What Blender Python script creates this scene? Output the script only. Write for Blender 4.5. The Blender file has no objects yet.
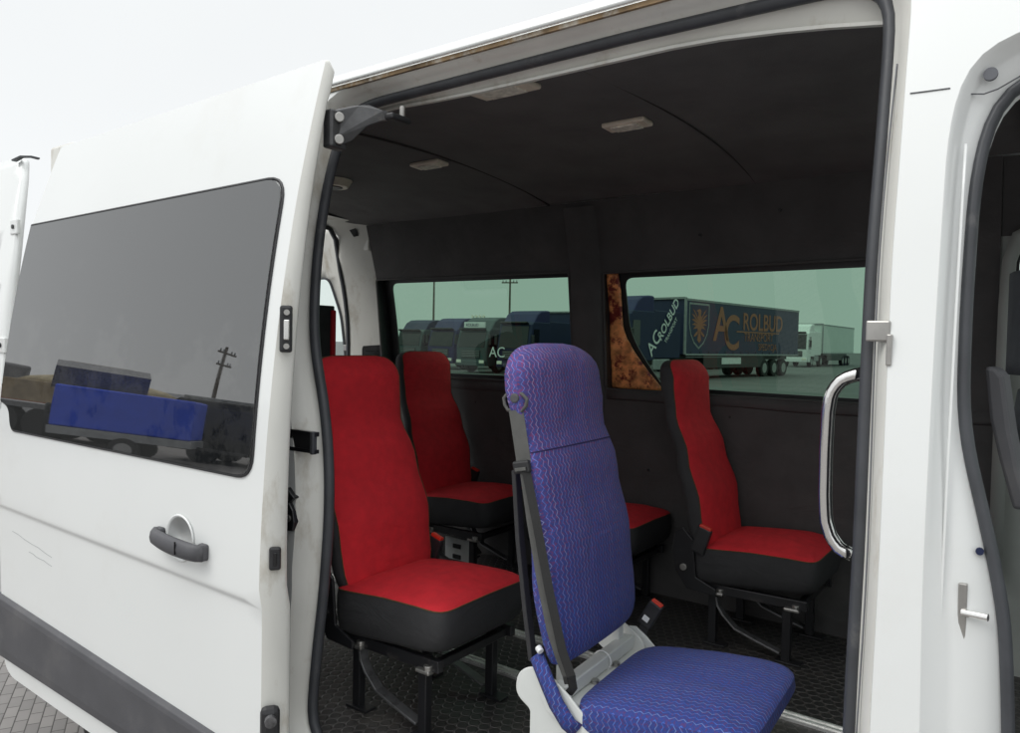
import bpy, bmesh, math, random
from math import sin, cos, pi, radians, sqrt
from mathutils import Vector, Matrix
from mathutils.geometry import delaunay_2d_cdt
random.seed(7)
S = bpy.context.scene
COL = S.collection

# ------------------------------------------------------------------ camera frame
def nrm(v):
    l = math.sqrt(sum(a*a for a in v)); return tuple(a/l for a in v)
CX, CY, FL, EYE = 510., 366.5, 748.6, 1.65
_mx = nrm((-510-CX, CY-322, FL)); XC = tuple(-a for a in _mx)
_y = (1060-CX, CY-354, FL); _d = sum(a*b for a, b in zip(_y, XC)); YC = nrm(tuple(a-_d*b for a, b in zip(_y, XC)))
ZC = (-(XC[1]*YC[2]-XC[2]*YC[1]), -(XC[2]*YC[0]-XC[0]*YC[2]), -(XC[0]*YC[1]-XC[1]*YC[0]))
def ray(u, v):
    c = (u-CX, CY-v, FL)
    return tuple(sum(a*b for a, b in zip(c, A)) for A in (XC, YC, ZC))
def aty(u, v, y):
    r = ray(u, v); t = y/r[1]; return Vector((r[0]*t, y, EYE+r[2]*t))
def atx(u, v, x):
    r = ray(u, v); t = x/r[0]; return Vector((x, r[1]*t, EYE+r[2]*t))
def atz(u, v, z):
    r = ray(u, v); t = (z-EYE)/r[2]; return Vector((r[0]*t, r[1]*t, z))

# ------------------------------------------------------------------ materials
def mat(name, col, rough=.5, metal=0., var=.08, vscale=6., bump=0., bscale=200., coat=0., ior=1.5,
        dirt=None, dscale=3., dthr=.55, dsoft=.15, sheen=0., stretch=(1, 1, 1), wr=0., wscale=7.):
    m = bpy.data.materials.new(name); m.use_nodes = True
    nt = m.node_tree; N = nt.nodes; L = nt.links
    b = N['Principled BSDF']
    b.inputs['Roughness'].default_value = rough; b.inputs['Metallic'].default_value = metal
    b.inputs['IOR'].default_value = ior
    if coat: b.inputs['Coat Weight'].default_value = coat; b.inputs['Coat Roughness'].default_value = .08
    if sheen: b.inputs['Sheen Weight'].default_value = sheen
    tc = N.new('ShaderNodeTexCoord'); mp = N.new('ShaderNodeMapping'); mp.inputs['Scale'].default_value = stretch
    L.new(tc.outputs['Object'], mp.inputs[0])
    n = N.new('ShaderNodeTexNoise'); n.inputs['Scale'].default_value = vscale; n.inputs['Detail'].default_value = 6
    L.new(mp.outputs[0], n.inputs['Vector'])
    mr = N.new('ShaderNodeMapRange'); mr.inputs[3].default_value = 1-var; mr.inputs[4].default_value = 1+var
    mr.inputs[1].default_value = .3; mr.inputs[2].default_value = .7
    L.new(n.outputs[0], mr.inputs[0])
    mx = N.new('ShaderNodeVectorMath'); mx.operation = 'SCALE'; mx.inputs[0].default_value = col[:3]
    L.new(mr.outputs[0], mx.inputs['Scale'])
    out = mx.outputs[0]
    if dirt:
        n2 = N.new('ShaderNodeTexNoise'); n2.inputs['Scale'].default_value = dscale; n2.inputs['Detail'].default_value = 9
        n2.inputs['Roughness'].default_value = .68
        L.new(mp.outputs[0], n2.inputs['Vector'])
        r2 = N.new('ShaderNodeMapRange'); r2.inputs[1].default_value = dthr; r2.inputs[2].default_value = dthr+dsoft
        L.new(n2.outputs[0], r2.inputs[0])
        mm = N.new('ShaderNodeMix'); mm.data_type = 'RGBA'
        L.new(r2.outputs[0], mm.inputs[0]); L.new(out, mm.inputs[6]); mm.inputs[7].default_value = (*dirt, 1)
        out = mm.outputs[2]
    L.new(out, b.inputs['Base Color'])
    if bump:
        n3 = N.new('ShaderNodeTexNoise'); n3.inputs['Scale'].default_value = bscale; n3.inputs['Detail'].default_value = 3
        L.new(tc.outputs['Object'], n3.inputs['Vector'])
        bp = N.new('ShaderNodeBump'); bp.inputs['Strength'].default_value = bump; bp.inputs['Distance'].default_value = .002
        L.new(n3.outputs[0], bp.inputs['Height']); L.new(bp.outputs[0], b.inputs['Normal'])
        if wr:
            n4 = N.new('ShaderNodeTexNoise'); n4.inputs['Scale'].default_value = wscale; n4.inputs['Detail'].default_value = 3; n4.inputs['Distortion'].default_value = 1.2
            mp4 = N.new('ShaderNodeMapping'); mp4.inputs['Scale'].default_value = (1, .6, 1.6); L.new(tc.outputs['Object'], mp4.inputs[0]); L.new(mp4.outputs[0], n4.inputs['Vector'])
            b4 = N.new('ShaderNodeBump'); b4.inputs['Strength'].default_value = wr; b4.inputs['Distance'].default_value = .02
            L.new(n4.outputs[0], b4.inputs['Height']); L.new(b4.outputs[0], bp.inputs['Normal'])
    return m

M = {}
M['paint'] = mat('white_paint', (.77, .785, .775), .32, var=.015, vscale=2, coat=.55, dirt=(.68, .675, .64), dscale=2.2, dthr=.56, dsoft=.5)
M['jamb'] = mat('jamb_paint', (.70, .695, .65), .42, var=.05, vscale=9, coat=.15, dirt=(.33, .27, .18), dscale=7, dthr=.54, dsoft=.26, stretch=(1, 1, .45))
M['grime'] = mat('gutter_grime', (.26, .18, .10), .8, var=.5, vscale=14, dirt=(.55, .53, .47), dscale=16, dthr=.50, dsoft=.2)
M['rubber'] = mat('seal_rubber', (.050, .053, .060), .5, var=.2, vscale=12, dirt=(.12, .12, .12), dscale=9, dthr=.6)
M['rubber_grey'] = mat('dusty_rubber', (.12, .125, .14), .55, var=.15, vscale=12)
M['black'] = mat('black_plastic', (.022, .022, .024), .45, var=.2, vscale=20, bump=.2, bscale=500)
M['black_gloss'] = mat('black_trim', (.012, .012, .013), .2, var=.1)
M['cladding'] = mat('grey_cladding', (.075, .075, .082), .6, var=.1, vscale=8, bump=.35, bscale=600, dirt=(.13, .125, .12), dscale=4, dthr=.5, dsoft=.4)
M['steel'] = mat('dull_steel', (.42, .41, .39), .38, metal=.9, var=.15, vscale=20, dirt=(.2, .12, .07), dscale=14, dthr=.64)
M['gunmetal'] = mat('dark_zinc', (.20, .20, .205), .4, metal=.7, var=.2, vscale=18, dirt=(.05, .05, .05), dscale=12, dthr=.55)
M['chrome'] = mat('polished_tube', (.78, .77, .75), .16, metal=1., var=.05)
M['black_steel'] = mat('black_enamel', (.016, .016, .018), .3, var=.2, dirt=(.06, .055, .05), dscale=14, dthr=.6)
M['liner'] = mat('liner_felt', (.075, .072, .072), .95, var=.12, vscale=7, bump=.6, bscale=380, dirt=(.11, .105, .10), dscale=2.5, dthr=.52, dsoft=.3, wr=.6, wscale=3.5)
M['ceil'] = mat('ceiling_felt', (.118, .115, .115), .95, var=.14, vscale=5, bump=.6, bscale=380, dirt=(.165, .16, .158), dscale=2.0, dthr=.5, dsoft=.4, wr=.5, wscale=3)
M['seam'] = mat('seam_cord', (.04, .037, .036), .9)
M['red'] = mat('red_fabric', (.64, .017, .028), .9, var=.10, vscale=30, bump=.8, bscale=900, sheen=.0, dirt=(.54, .015, .025), dscale=4, dthr=.48, dsoft=.3, wr=.35)
M['redtip'] = mat('red_button', (.62, .03, .015), .4)
M['charcoal'] = mat('charcoal_vinyl', (.032, .032, .034), .8, var=.12, vscale=14, bump=.6, bscale=700, wr=.3)
M['piping'] = mat('olive_piping', (.085, .05, .018), .8, var=.5, vscale=300)
M['frame_white'] = mat('white_enamel', (.66, .68, .66), .35, var=.04, coat=.2, dirt=(.42, .40, .36), dscale=9, dthr=.6)
M['lamp'] = mat('yellowed_plastic', (.78, .70, .58), .4, var=.12, vscale=22)
M['lens'] = mat('lamp_lens', (.85, .80, .70), .25, var=.25, vscale=60)
M['rust'] = mat('rust', (.82, .33, .12), .45, var=.55, vscale=22, bump=1, bscale=90, dirt=(.20, .025, .02), dscale=15, dthr=.52, dsoft=.08)
M['webbing'] = mat('grey_webbing', (.10, .10, .095), .75, var=.1, vscale=40, bump=.5, bscale=900)
M['webbing_dark'] = mat('black_webbing', (.02, .02, .02), .8, var=.1, bump=.5, bscale=900)
M['alu'] = mat('alu_rail', (.85, .85, .83), .5, metal=.8, var=.15, vscale=30)
M['navy'] = mat('truck_navy', (.005, .012, .055), .6, var=.1, vscale=2)
M['navy2'] = mat('truck_blue', (.014, .013, .085), .6, var=.1, vscale=2)
M['darkglass'] = mat('truck_glass', (.01, .012, .014), .08, var=.1, ior=1.6)
M['tyre'] = mat('tyre', (.018, .018, .018), .8, var=.2)
M['rim'] = mat('rim', (.35, .35, .35), .45, metal=.5)
M['tarp_navy'] = mat('tarp_navy', (.024, .030, .080), .5, var=.1, vscale=1)
M['tarp_white'] = mat('tarp_white', (.62, .68, .66), .5, var=.05, vscale=1)
M['orange'] = mat('orange_print', (.36, .14, .08), .6)
M['white_print'] = mat('white_print', (.75, .76, .76), .5)
M['grey_metal'] = mat('grey_metal', (.30, .31, .32), .5, metal=.3, var=.15)
M['tarp_blue'] = mat('tarp_blue', (.03, .085, .62), .5, var=.12, vscale=3)
M['sand'] = mat('sand_load', (.42, .36, .24), .9, var=.2, vscale=4)
M['tipper'] = mat('tipper_paint', (.33, .26, .17), .6, var=.3, vscale=2)
M['wall_pale'] = mat('pale_cladding', (.34, .35, .36), .7, var=.15, vscale=.3)
M['wood'] = mat('weathered_pole', (.12, .10, .08), .9, var=.3, vscale=5)
M['amber'] = mat('amber', (.7, .25, .02), .3)
M['seat_cab'] = mat('cab_fabric', (.045, .050, .055), .9, var=.15, vscale=25, bump=.5, bscale=600)
M['trim_grey'] = mat('cab_trim', (.33, .35, .33), .7, var=.08)
M['arm_metal'] = mat('blackened_steel', (.07, .07, .072), .4, metal=.4, var=.3, vscale=18, dirt=(.15, .14, .13), dscale=20, dthr=.58)
M['teal_grey'] = mat('truck_grey', (.05, .075, .08), .6)
M['red_dark'] = mat('red_thread', (.16, .006, .01), .9)

def glass_mat(name, tint, ior=1.5, rough=0.):
    m = bpy.data.materials.new(name); m.use_nodes = True
    nt = m.node_tree; N = nt.nodes; L = nt.links
    for n in list(N): N.remove(n)
    o = N.new('ShaderNodeOutputMaterial'); mx = N.new('ShaderNodeMixShader')
    t = N.new('ShaderNodeBsdfTransparent'); t.inputs[0].default_value = (*tint, 1)
    g = N.new('ShaderNodeBsdfGlossy'); g.inputs['Roughness'].default_value = rough; g.inputs[0].default_value = (.95, 1, .97, 1)
    fr = N.new('ShaderNodeFresnel'); ge = N.new('ShaderNodeNewGeometry')
    im = N.new('ShaderNodeMapRange'); im.inputs[3].default_value = ior; im.inputs[4].default_value = 1/ior
    L.new(ge.outputs['Backfacing'], im.inputs[0]); L.new(im.outputs[0], fr.inputs[0])
    L.new(fr.outputs[0], mx.inputs[0]); L.new(t.outputs[0], mx.inputs[1]); L.new(g.outputs[0], mx.inputs[2])
    L.new(mx.outputs[0], o.inputs[0]); return m
M['tinted'] = glass_mat('green_tinted_glass', (.245, .380, .290), 1.5)
M['clear'] = glass_mat('clear_glass', (.80, .88, .84), 1.5)

def privacy_glass():
    m = bpy.data.materials.new('privacy_glass'); m.use_nodes = True
    nt = m.node_tree; N = nt.nodes; L = nt.links; b = N['Principled BSDF']
    tc = N.new('ShaderNodeTexCoord')
    n = N.new('ShaderNodeTexNoise'); n.inputs['Scale'].default_value = 5.; n.inputs['Detail'].default_value = 12; n.inputs['Roughness'].default_value = .75
    L.new(tc.outputs['Object'], n.inputs['Vector'])
    # dust is heavier towards the lower half of the pane
    sp = N.new('ShaderNodeSeparateXYZ'); L.new(tc.outputs['Object'], sp.inputs[0])
    h = N.new('ShaderNodeMapRange'); h.inputs[1].default_value = 1.35; h.inputs[2].default_value = 1.85; h.inputs[3].default_value = .10; h.inputs[4].default_value = -.12
    L.new(sp.outputs[2], h.inputs[0])
    ad = N.new('ShaderNodeMath'); L.new(n.outputs[0], ad.inputs[0]); L.new(h.outputs[0], ad.inputs[1])
    r = N.new('ShaderNodeMapRange'); r.inputs[1].default_value = .50; r.inputs[2].default_value = .56; r.inputs[3].default_value = 0; r.inputs[4].default_value = .22
    L.new(ad.outputs[0], r.inputs[0])
    v = N.new('ShaderNodeTexVoronoi'); v.inputs['Scale'].default_value = 60; L.new(tc.outputs['Object'], v.inputs['Vector'])
    vr = N.new('ShaderNodeMapRange'); vr.inputs[1].default_value = .10; vr.inputs[2].default_value = .16; vr.inputs[3].default_value = .5; vr.inputs[4].default_value = 0
    L.new(v.outputs['Distance'], vr.inputs[0])
    mu = N.new('ShaderNodeMath'); mu.operation = 'MULTIPLY'; L.new(vr.outputs[0], mu.inputs[0])
    r3 = N.new('ShaderNodeMapRange'); r3.inputs[1].default_value = .52; r3.inputs[2].default_value = .6; L.new(ad.outputs[0], r3.inputs[0]); L.new(r3.outputs[0], mu.inputs[1])
    mxx = N.new('ShaderNodeMath'); mxx.operation = 'MAXIMUM'; L.new(r.outputs[0], mxx.inputs[0]); L.new(mu.outputs[0], mxx.inputs[1])
    mm = N.new('ShaderNodeMix'); mm.data_type = 'RGBA'; L.new(mxx.outputs[0], mm.inputs[0])
    mm.inputs[6].default_value = (.010, .011, .012, 1); mm.inputs[7].default_value = (.085, .085, .082, 1)
    L.new(mm.outputs[2], b.inputs['Base Color']); b.inputs['IOR'].default_value = 2.4
    rr = N.new('ShaderNodeMapRange'); rr.inputs[3].default_value = .0; rr.inputs[4].default_value = .08; L.new(mxx.outputs[0], rr.inputs[0]); L.new(rr.outputs[0], b.inputs['Roughness'])
    return m
M['privacy'] = privacy_glass()

def purple_fabric():
    m = bpy.data.materials.new('purple_zigzag_fabric'); m.use_nodes = True
    nt = m.node_tree; N = nt.nodes; L = nt.links; b = N['Principled BSDF']
    b.inputs['Roughness'].default_value = .85; b.inputs['Sheen Weight'].default_value = .04
    uv = N.new('ShaderNodeUVMap'); sp = N.new('ShaderNodeSeparateXYZ'); L.new(uv.outputs[0], sp.inputs[0])
    def math_(op, a, b_=None, c=None):
        n = N.new('ShaderNodeMath'); n.operation = op
        for i, q in enumerate((a, b_, c)):
            if q is None: continue
            if isinstance(q, (int, float)): n.inputs[i].default_value = q
            else: L.new(q, n.inputs[i])
        return n.outputs[0]
    nz = N.new('ShaderNodeTexNoise'); nz.inputs['Scale'].default_value = 14; nz.inputs['Detail'].default_value = 3; L.new(uv.outputs[0], nz.inputs['Vector'])
    def zig(period, amp, vper, off, width):
        ph = math_('PINGPONG', math_('ADD', sp.outputs[1], off), vper/2)
        tri = math_('MULTIPLY', ph, amp/(vper/2))
        uu = math_('ADD', sp.outputs[0], tri)
        uu = math_('ADD', uu, math_('MULTIPLY', nz.outputs[0], .004))
        fr = math_('FRACT', math_('DIVIDE', uu, period))
        d = math_('ABSOLUTE', math_('SUBTRACT', fr, .5))
        return math_('SUBTRACT', 1, math_('SMOOTH_MIN', math_('DIVIDE', d, width/period), 1, .3)), math_('FLOOR', math_('DIVIDE', uu, period))
    z1, id1 = zig(.0135, .0065, .019, 0, .0013)
    z2, id2 = zig(.0068, .0065, .010, .004, .0017)
    wn = N.new('ShaderNodeTexWhiteNoise'); wn.noise_dimensions = '1D'; L.new(id1, wn.inputs['W'])
    fl = N.new('ShaderNodeTexNoise'); fl.inputs['Scale'].default_value = 160; fl.inputs['Detail'].default_value = 2; L.new(uv.outputs[0], fl.inputs['Vector'])
    fr_ = N.new('ShaderNodeMapRange'); fr_.inputs[1].default_value = .5; fr_.inputs[2].default_value = .6; L.new(fl.outputs[0], fr_.inputs[0])
    def mix(f, a, c):
        n = N.new('ShaderNodeMix'); n.data_type = 'RGBA'
        if isinstance(f, (int, float)): n.inputs[0].default_value = f
        else: L.new(f, n.inputs[0])
        for i, q in ((6, a), (7, c)):
            if isinstance(q, tuple): n.inputs[i].default_value = (*q, 1)
            else: L.new(q, n.inputs[i])
        return n.outputs[2]
    base = mix(fr_.outputs[0], (.046, .055, .235), (.150, .040, .150))
    base = mix(math_('MULTIPLY', z2, .55), base, (.035, .06, .36))
    br = N.new('ShaderNodeTexNoise'); br.inputs['Scale'].default_value = 60; L.new(uv.outputs[0], br.inputs['Vector'])
    k = math_('MULTIPLY', z1, math_('MULTIPLY_ADD', br.outputs[0], 1.7, -.08))
    line = mix(wn.outputs[0], (.13, .22, .70), (.42, .37, .62))
    c = mix(k, base, line)
    # stronger light painted into the head area as a paler tint, cushion bluer
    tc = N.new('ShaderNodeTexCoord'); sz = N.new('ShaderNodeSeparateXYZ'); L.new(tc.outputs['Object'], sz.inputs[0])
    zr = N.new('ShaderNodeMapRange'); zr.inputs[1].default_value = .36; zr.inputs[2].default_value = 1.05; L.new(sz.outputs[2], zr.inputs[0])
    light_tint = mix(zr.outputs[0], (.50, .84, .92), (1.45, 1.2, 1.02))
    mv = N.new('ShaderNodeVectorMath'); mv.operation = 'MULTIPLY'; L.new(c, mv.inputs[0]); L.new(light_tint, mv.inputs[1])
    L.new(mv.outputs[0], b.inputs['Base Color'])
    n3 = N.new('ShaderNodeTexNoise'); n3.inputs['Scale'].default_value = 500; L.new(uv.outputs[0], n3.inputs['Vector'])
    bp = N.new('ShaderNodeBump'); bp.inputs['Strength'].default_value = .7; bp.inputs['Distance'].default_value = .002
    n4 = N.new('ShaderNodeTexNoise'); n4.inputs['Scale'].default_value = 9; n4.inputs['Detail'].default_value = 3; n4.inputs['Distortion'].default_value = 1; L.new(uv.outputs[0], n4.inputs['Vector'])
    b4 = N.new('ShaderNodeBump'); b4.inputs['Strength'].default_value = .6; b4.inputs['Distance'].default_value = .02; L.new(n4.outputs[0], b4.inputs['Height']); L.new(b4.outputs[0], bp.inputs['Normal'])
    L.new(n3.outputs[0], bp.inputs['Height']); L.new(bp.outputs[0], b.inputs['Normal'])
    return m
M['purple'] = purple_fabric()

def coin_rubber():
    m = bpy.data.materials.new('coin_rubber_floor'); m.use_nodes = True
    nt = m.node_tree; N = nt.nodes; L = nt.links; b = N['Principled BSDF']
    tc = N.new('ShaderNodeTexCoord')
    def lattice(off):
        mp = N.new('ShaderNodeMapping'); mp.inputs['Scale'].default_value = (1/.036, 1/(.036*1.732), 0); mp.inputs['Location'].default_value = off
        L.new(tc.outputs['Object'], mp.inputs[0])
        fr = N.new('ShaderNodeVectorMath'); fr.operation = 'FRACTION'; L.new(mp.outputs[0], fr.inputs[0])
        sb = N.new('ShaderNodeVectorMath'); sb.operation = 'SUBTRACT'; L.new(fr.outputs[0], sb.inputs[0]); sb.inputs[1].default_value = (.5, .5, 0)
        sc = N.new('ShaderNodeVectorMath'); sc.operation = 'MULTIPLY'; L.new(sb.outputs[0], sc.inputs[0]); sc.inputs[1].default_value = (1, 1.732, 0)
        ln = N.new('ShaderNodeVectorMath'); ln.operation = 'LENGTH'; L.new(sc.outputs[0], ln.inputs[0]); return ln.outputs['Value']
    a, c = lattice((0, 0, 0)), lattice((.5, .5, 0))
    mn = N.new('ShaderNodeMath'); mn.operation = 'MINIMUM'; L.new(a, mn.inputs[0]); L.new(c, mn.inputs[1])
    r = N.new('ShaderNodeMapRange'); r.inputs[1].default_value = .40; r.inputs[2].default_value = .46; r.inputs[3].default_value = 1; r.inputs[4].default_value = 0
    L.new(mn.outputs[0], r.inputs[0])
    ring = N.new('ShaderNodeMapRange'); ring.inputs[1].default_value = .40; ring.inputs[2].default_value = .44; L.new(mn.outputs[0], ring.inputs[0])
    nz = N.new('ShaderNodeTexNoise'); nz.inputs['Scale'].default_value = 9; nz.inputs['Detail'].default_value = 6; L.new(tc.outputs['Object'], nz.inputs['Vector'])
    f = N.new('ShaderNodeMath'); f.operation = 'MULTIPLY'; L.new(ring.outputs[0], f.inputs[0]); L.new(nz.outputs[0], f.inputs[1])
    mm = N.new('ShaderNodeMix'); mm.data_type = 'RGBA'; L.new(f.outputs[0], mm.inputs[0]); mm.inputs[6].default_value = (.026, .025, .025, 1); mm.inputs[7].default_value = (.10, .092, .088, 1)
    d1 = N.new('ShaderNodeTexNoise'); d1.inputs['Scale'].default_value = 3.5; d1.inputs['Detail'].default_value = 12; d1.inputs['Roughness'].default_value = .75; L.new(tc.outputs['Object'], d1.inputs['Vector'])
    dr = N.new('ShaderNodeMapRange'); dr.inputs[1].default_value = .48; dr.inputs[2].default_value = .72; dr.inputs[4].default_value = .55; L.new(d1.outputs[0], dr.inputs[0])
    dm = N.new('ShaderNodeMix'); dm.data_type = 'RGBA'; L.new(dr.outputs[0], dm.inputs[0]); L.new(mm.outputs[2], dm.inputs[6]); dm.inputs[7].default_value = (.10, .09, .08, 1)
    L.new(dm.outputs[2], b.inputs['Base Color']); b.inputs['Roughness'].default_value = .42
    bp = N.new('ShaderNodeBump'); bp.inputs['Strength'].default_value = 1; bp.inputs['Distance'].default_value = .003
    L.new(r.outputs[0], bp.inputs['Height']); L.new(bp.outputs[0], b.inputs['Normal'])
    return m
M['coin'] = coin_rubber()
M['purple_thread'] = mat('purple_thread', (.03, .02, .09), .9)

def paver_mat():
    m = bpy.data.materials.new('yard_pavers'); m.use_nodes = True
    nt = m.node_tree; N = nt.nodes; L = nt.links; b = N['Principled BSDF']
    tc = N.new('ShaderNodeTexCoord'); mp = N.new('ShaderNodeMapping'); mp.inputs['Scale'].default_value = (1, 1, 1); mp.inputs['Rotation'].default_value = (0, 0, .5)
    L.new(tc.outputs['Object'], mp.inputs[0])
    br = N.new('ShaderNodeTexBrick'); br.inputs['Scale'].default_value = 5; br.inputs['Mortar Size'].default_value = .012
    br.inputs['Color1'].default_value = (.27, .255, .245, 1); br.inputs['Color2'].default_value = (.20, .19, .185, 1); br.inputs['Mortar'].default_value = (.07, .065, .06, 1)
    L.new(mp.outputs[0], br.inputs['Vector'])
    nz = N.new('ShaderNodeTexNoise'); nz.inputs['Scale'].default_value = 1.2; nz.inputs['Detail'].default_value = 10; L.new(tc.outputs['Object'], nz.inputs['Vector'])
    mr = N.new('ShaderNodeMapRange'); mr.inputs[3].default_value = .6; mr.inputs[4].default_value = 1.3; L.new(nz.outputs[0], mr.inputs[0])
    sc = N.new('ShaderNodeVectorMath'); sc.operation = 'SCALE'; L.new(br.outputs[0], sc.inputs[0]); L.new(mr.outputs[0], sc.inputs['Scale'])
    L.new(sc.outputs[0], b.inputs['Base Color']); b.inputs['Roughness'].default_value = .85
    bp = N.new('ShaderNodeBump'); bp.inputs['Strength'].default_value = .6; bp.inputs['Distance'].default_value = .01
    L.new(br.outputs['Fac'], bp.inputs['Height']); bp.invert = True; L.new(bp.outputs[0], b.inputs['Normal'])
    return m
M['paver'] = paver_mat()
M['asphalt'] = mat('asphalt', (.11, .11, .112), .9, var=.15, vscale=.5, bump=.3, bscale=60, dirt=(.10, .10, .10), dscale=.15, dthr=.5)

# ------------------------------------------------------------------ mesh helpers
def link(name, me, m, parent=None, smooth=False, bevel=0., sub=0, solid=0.):
    me.materials.append(M[m] if isinstance(m, str) else m)
    o = bpy.data.objects.new(name, me); COL.objects.link(o)
    if parent: o.parent = parent
    if smooth:
        for p in me.polygons: p.use_smooth = True
    if solid:
        s = o.modifiers.new('s', 'SOLIDIFY'); s.thickness = solid; s.offset = 0
    if bevel:
        bv = o.modifiers.new('b', 'BEVEL'); bv.width = bevel; bv.segments = 2; bv.limit_method = 'ANGLE'; bv.angle_limit = radians(40)
        bv.harden_normals = False
    if sub:
        s = o.modifiers.new('u', 'SUBSURF'); s.levels = s.render_levels = sub
    return o

class MB:
    def __init__(s): s.v = []; s.f = []; s.nr = None
    def add(s, vs, fs):
        n = len(s.v); s.v += [tuple(v) for v in vs]; s.f += [tuple(i+n for i in f) for f in fs]; return s
    def box(s, c, size, rot=None):
        h = [a/2 for a in size]; vs = []
        for x in (-1, 1):
            for y in (-1, 1):
                for z in (-1, 1):
                    p = Vector((x*h[0], y*h[1], z*h[2]))
                    if rot is not None: p = rot @ p
                    vs.append(Vector(c)+p)
        return s.add(vs, [(0, 1, 3, 2), (4, 6, 7, 5), (0, 4, 5, 1), (2, 3, 7, 6), (0, 2, 6, 4), (1, 5, 7, 3)])
    def bar(s, a, b, w, h, up=(0, 0, 1)):
        a, b = Vector(a), Vector(b); d = (b-a).normalized(); u = Vector(up)
        if abs(d.dot(u)) > .98: u = Vector((1, 0, 0))
        r = d.cross(u).normalized(); u = r.cross(d)
        rot = Matrix((d, r, u)).transposed()
        return s.box((a+b)/2, ((b-a).length, w, h), rot)
    def sweep(s, path, sec, up=(0, 1, 0), closed=False, caps=True):
        """sec: list of (side, up) offsets; up is the reference direction"""
        path = [Vector(p) for p in path]; n = len(path); rings = []
        U0 = Vector(up)
        for i, p in enumerate(path):
            a = path[i-1] if (i > 0 or closed) else p
            b = path[(i+1) % n] if (i < n-1 or closed) else p
            d = (b-a).normalized(); r = d.cross(U0)
            r = r.normalized() if r.length > 1e-5 else Vector((1, 0, 0))
            u = r.cross(d)
            rings.append([p+r*q[0]+u*q[1] for q in sec])
        return s.loft(rings, closed=closed, caps=caps)
    def tube(s, path, r, seg=10, up=(0, 1, 0), closed=False):
        return s.sweep(path, [(r*cos(2*pi*k/seg), r*sin(2*pi*k/seg)) for k in range(seg)], up, closed)
    def loft(s, rings, closed=False, caps=True, wrap=True):
        n = len(rings[0]); vs = [v for r in rings for v in r]; fs = []
        m = len(rings)
        for i in range(m if closed else m-1):
            j = (i+1) % m
            for k in range(n if wrap else n-1):
                l = (k+1) % n
                fs.append((i*n+k, i*n+l, j*n+l, j*n+k))
        if caps and not closed and wrap:
            fs.append(tuple(range(n))[::-1]); fs.append(tuple((m-1)*n+k for k in range(n)))
        return s.add(vs, fs)
    def cyl(s, a, b, r, seg=16, r2=None):
        a, b = Vector(a), Vector(b); d = (b-a).normalized()
        u = Vector((0, 0, 1)) if abs(d.z) < .9 else Vector((1, 0, 0))
        x = d.cross(u).normalized(); y = d.cross(x)
        r2 = r if r2 is None else r2
        R = lambda c, q: [c+x*q*cos(2*pi*k/seg)+y*q*sin(2*pi*k/seg) for k in range(seg)]
        return s.loft([R(a, r), R(b, r2)])
    def prism(s, pts, off):
        off = Vector(off); pts = [Vector(p) for p in pts]
        return s.loft([pts, [p+off for p in pts]])
    def sphere(s, c, r, seg=12):
        c = Vector(c); rings = []
        for i in range(1, seg):
            a = pi*i/seg; rings.append([c+Vector((r*sin(a)*cos(2*pi*k/seg), r*sin(a)*sin(2*pi*k/seg), r*cos(a))) for k in range(seg)])
        return s.loft(rings)
    def build(s, name, m, parent=None, orient=None, **kw):
        me = bpy.data.meshes.new(name); me.from_pydata(s.v, [], s.f)
        bm = bmesh.new(); bm.from_mesh(me); bmesh.ops.recalc_face_normals(bm, faces=bm.faces)
        if orient:
            D_ = Vector(orient); fl_ = [f for f in bm.faces if f.normal.dot(D_) < 0]
            if fl_: bmesh.ops.reverse_faces(bm, faces=fl_)
        bm.to_mesh(me); bm.free()
        o = link(name, me, m, parent, **kw)
        if s.nr and kw.get('smooth') and not kw.get('solid'):
            acc = sum(p.normal.dot(s.nr[p.vertices[0]]) for p in me.polygons); sg = 1 if acc >= 0 else -1
            me.normals_split_custom_set_from_vertices([n*sg for n in s.nr])
        return o

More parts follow.
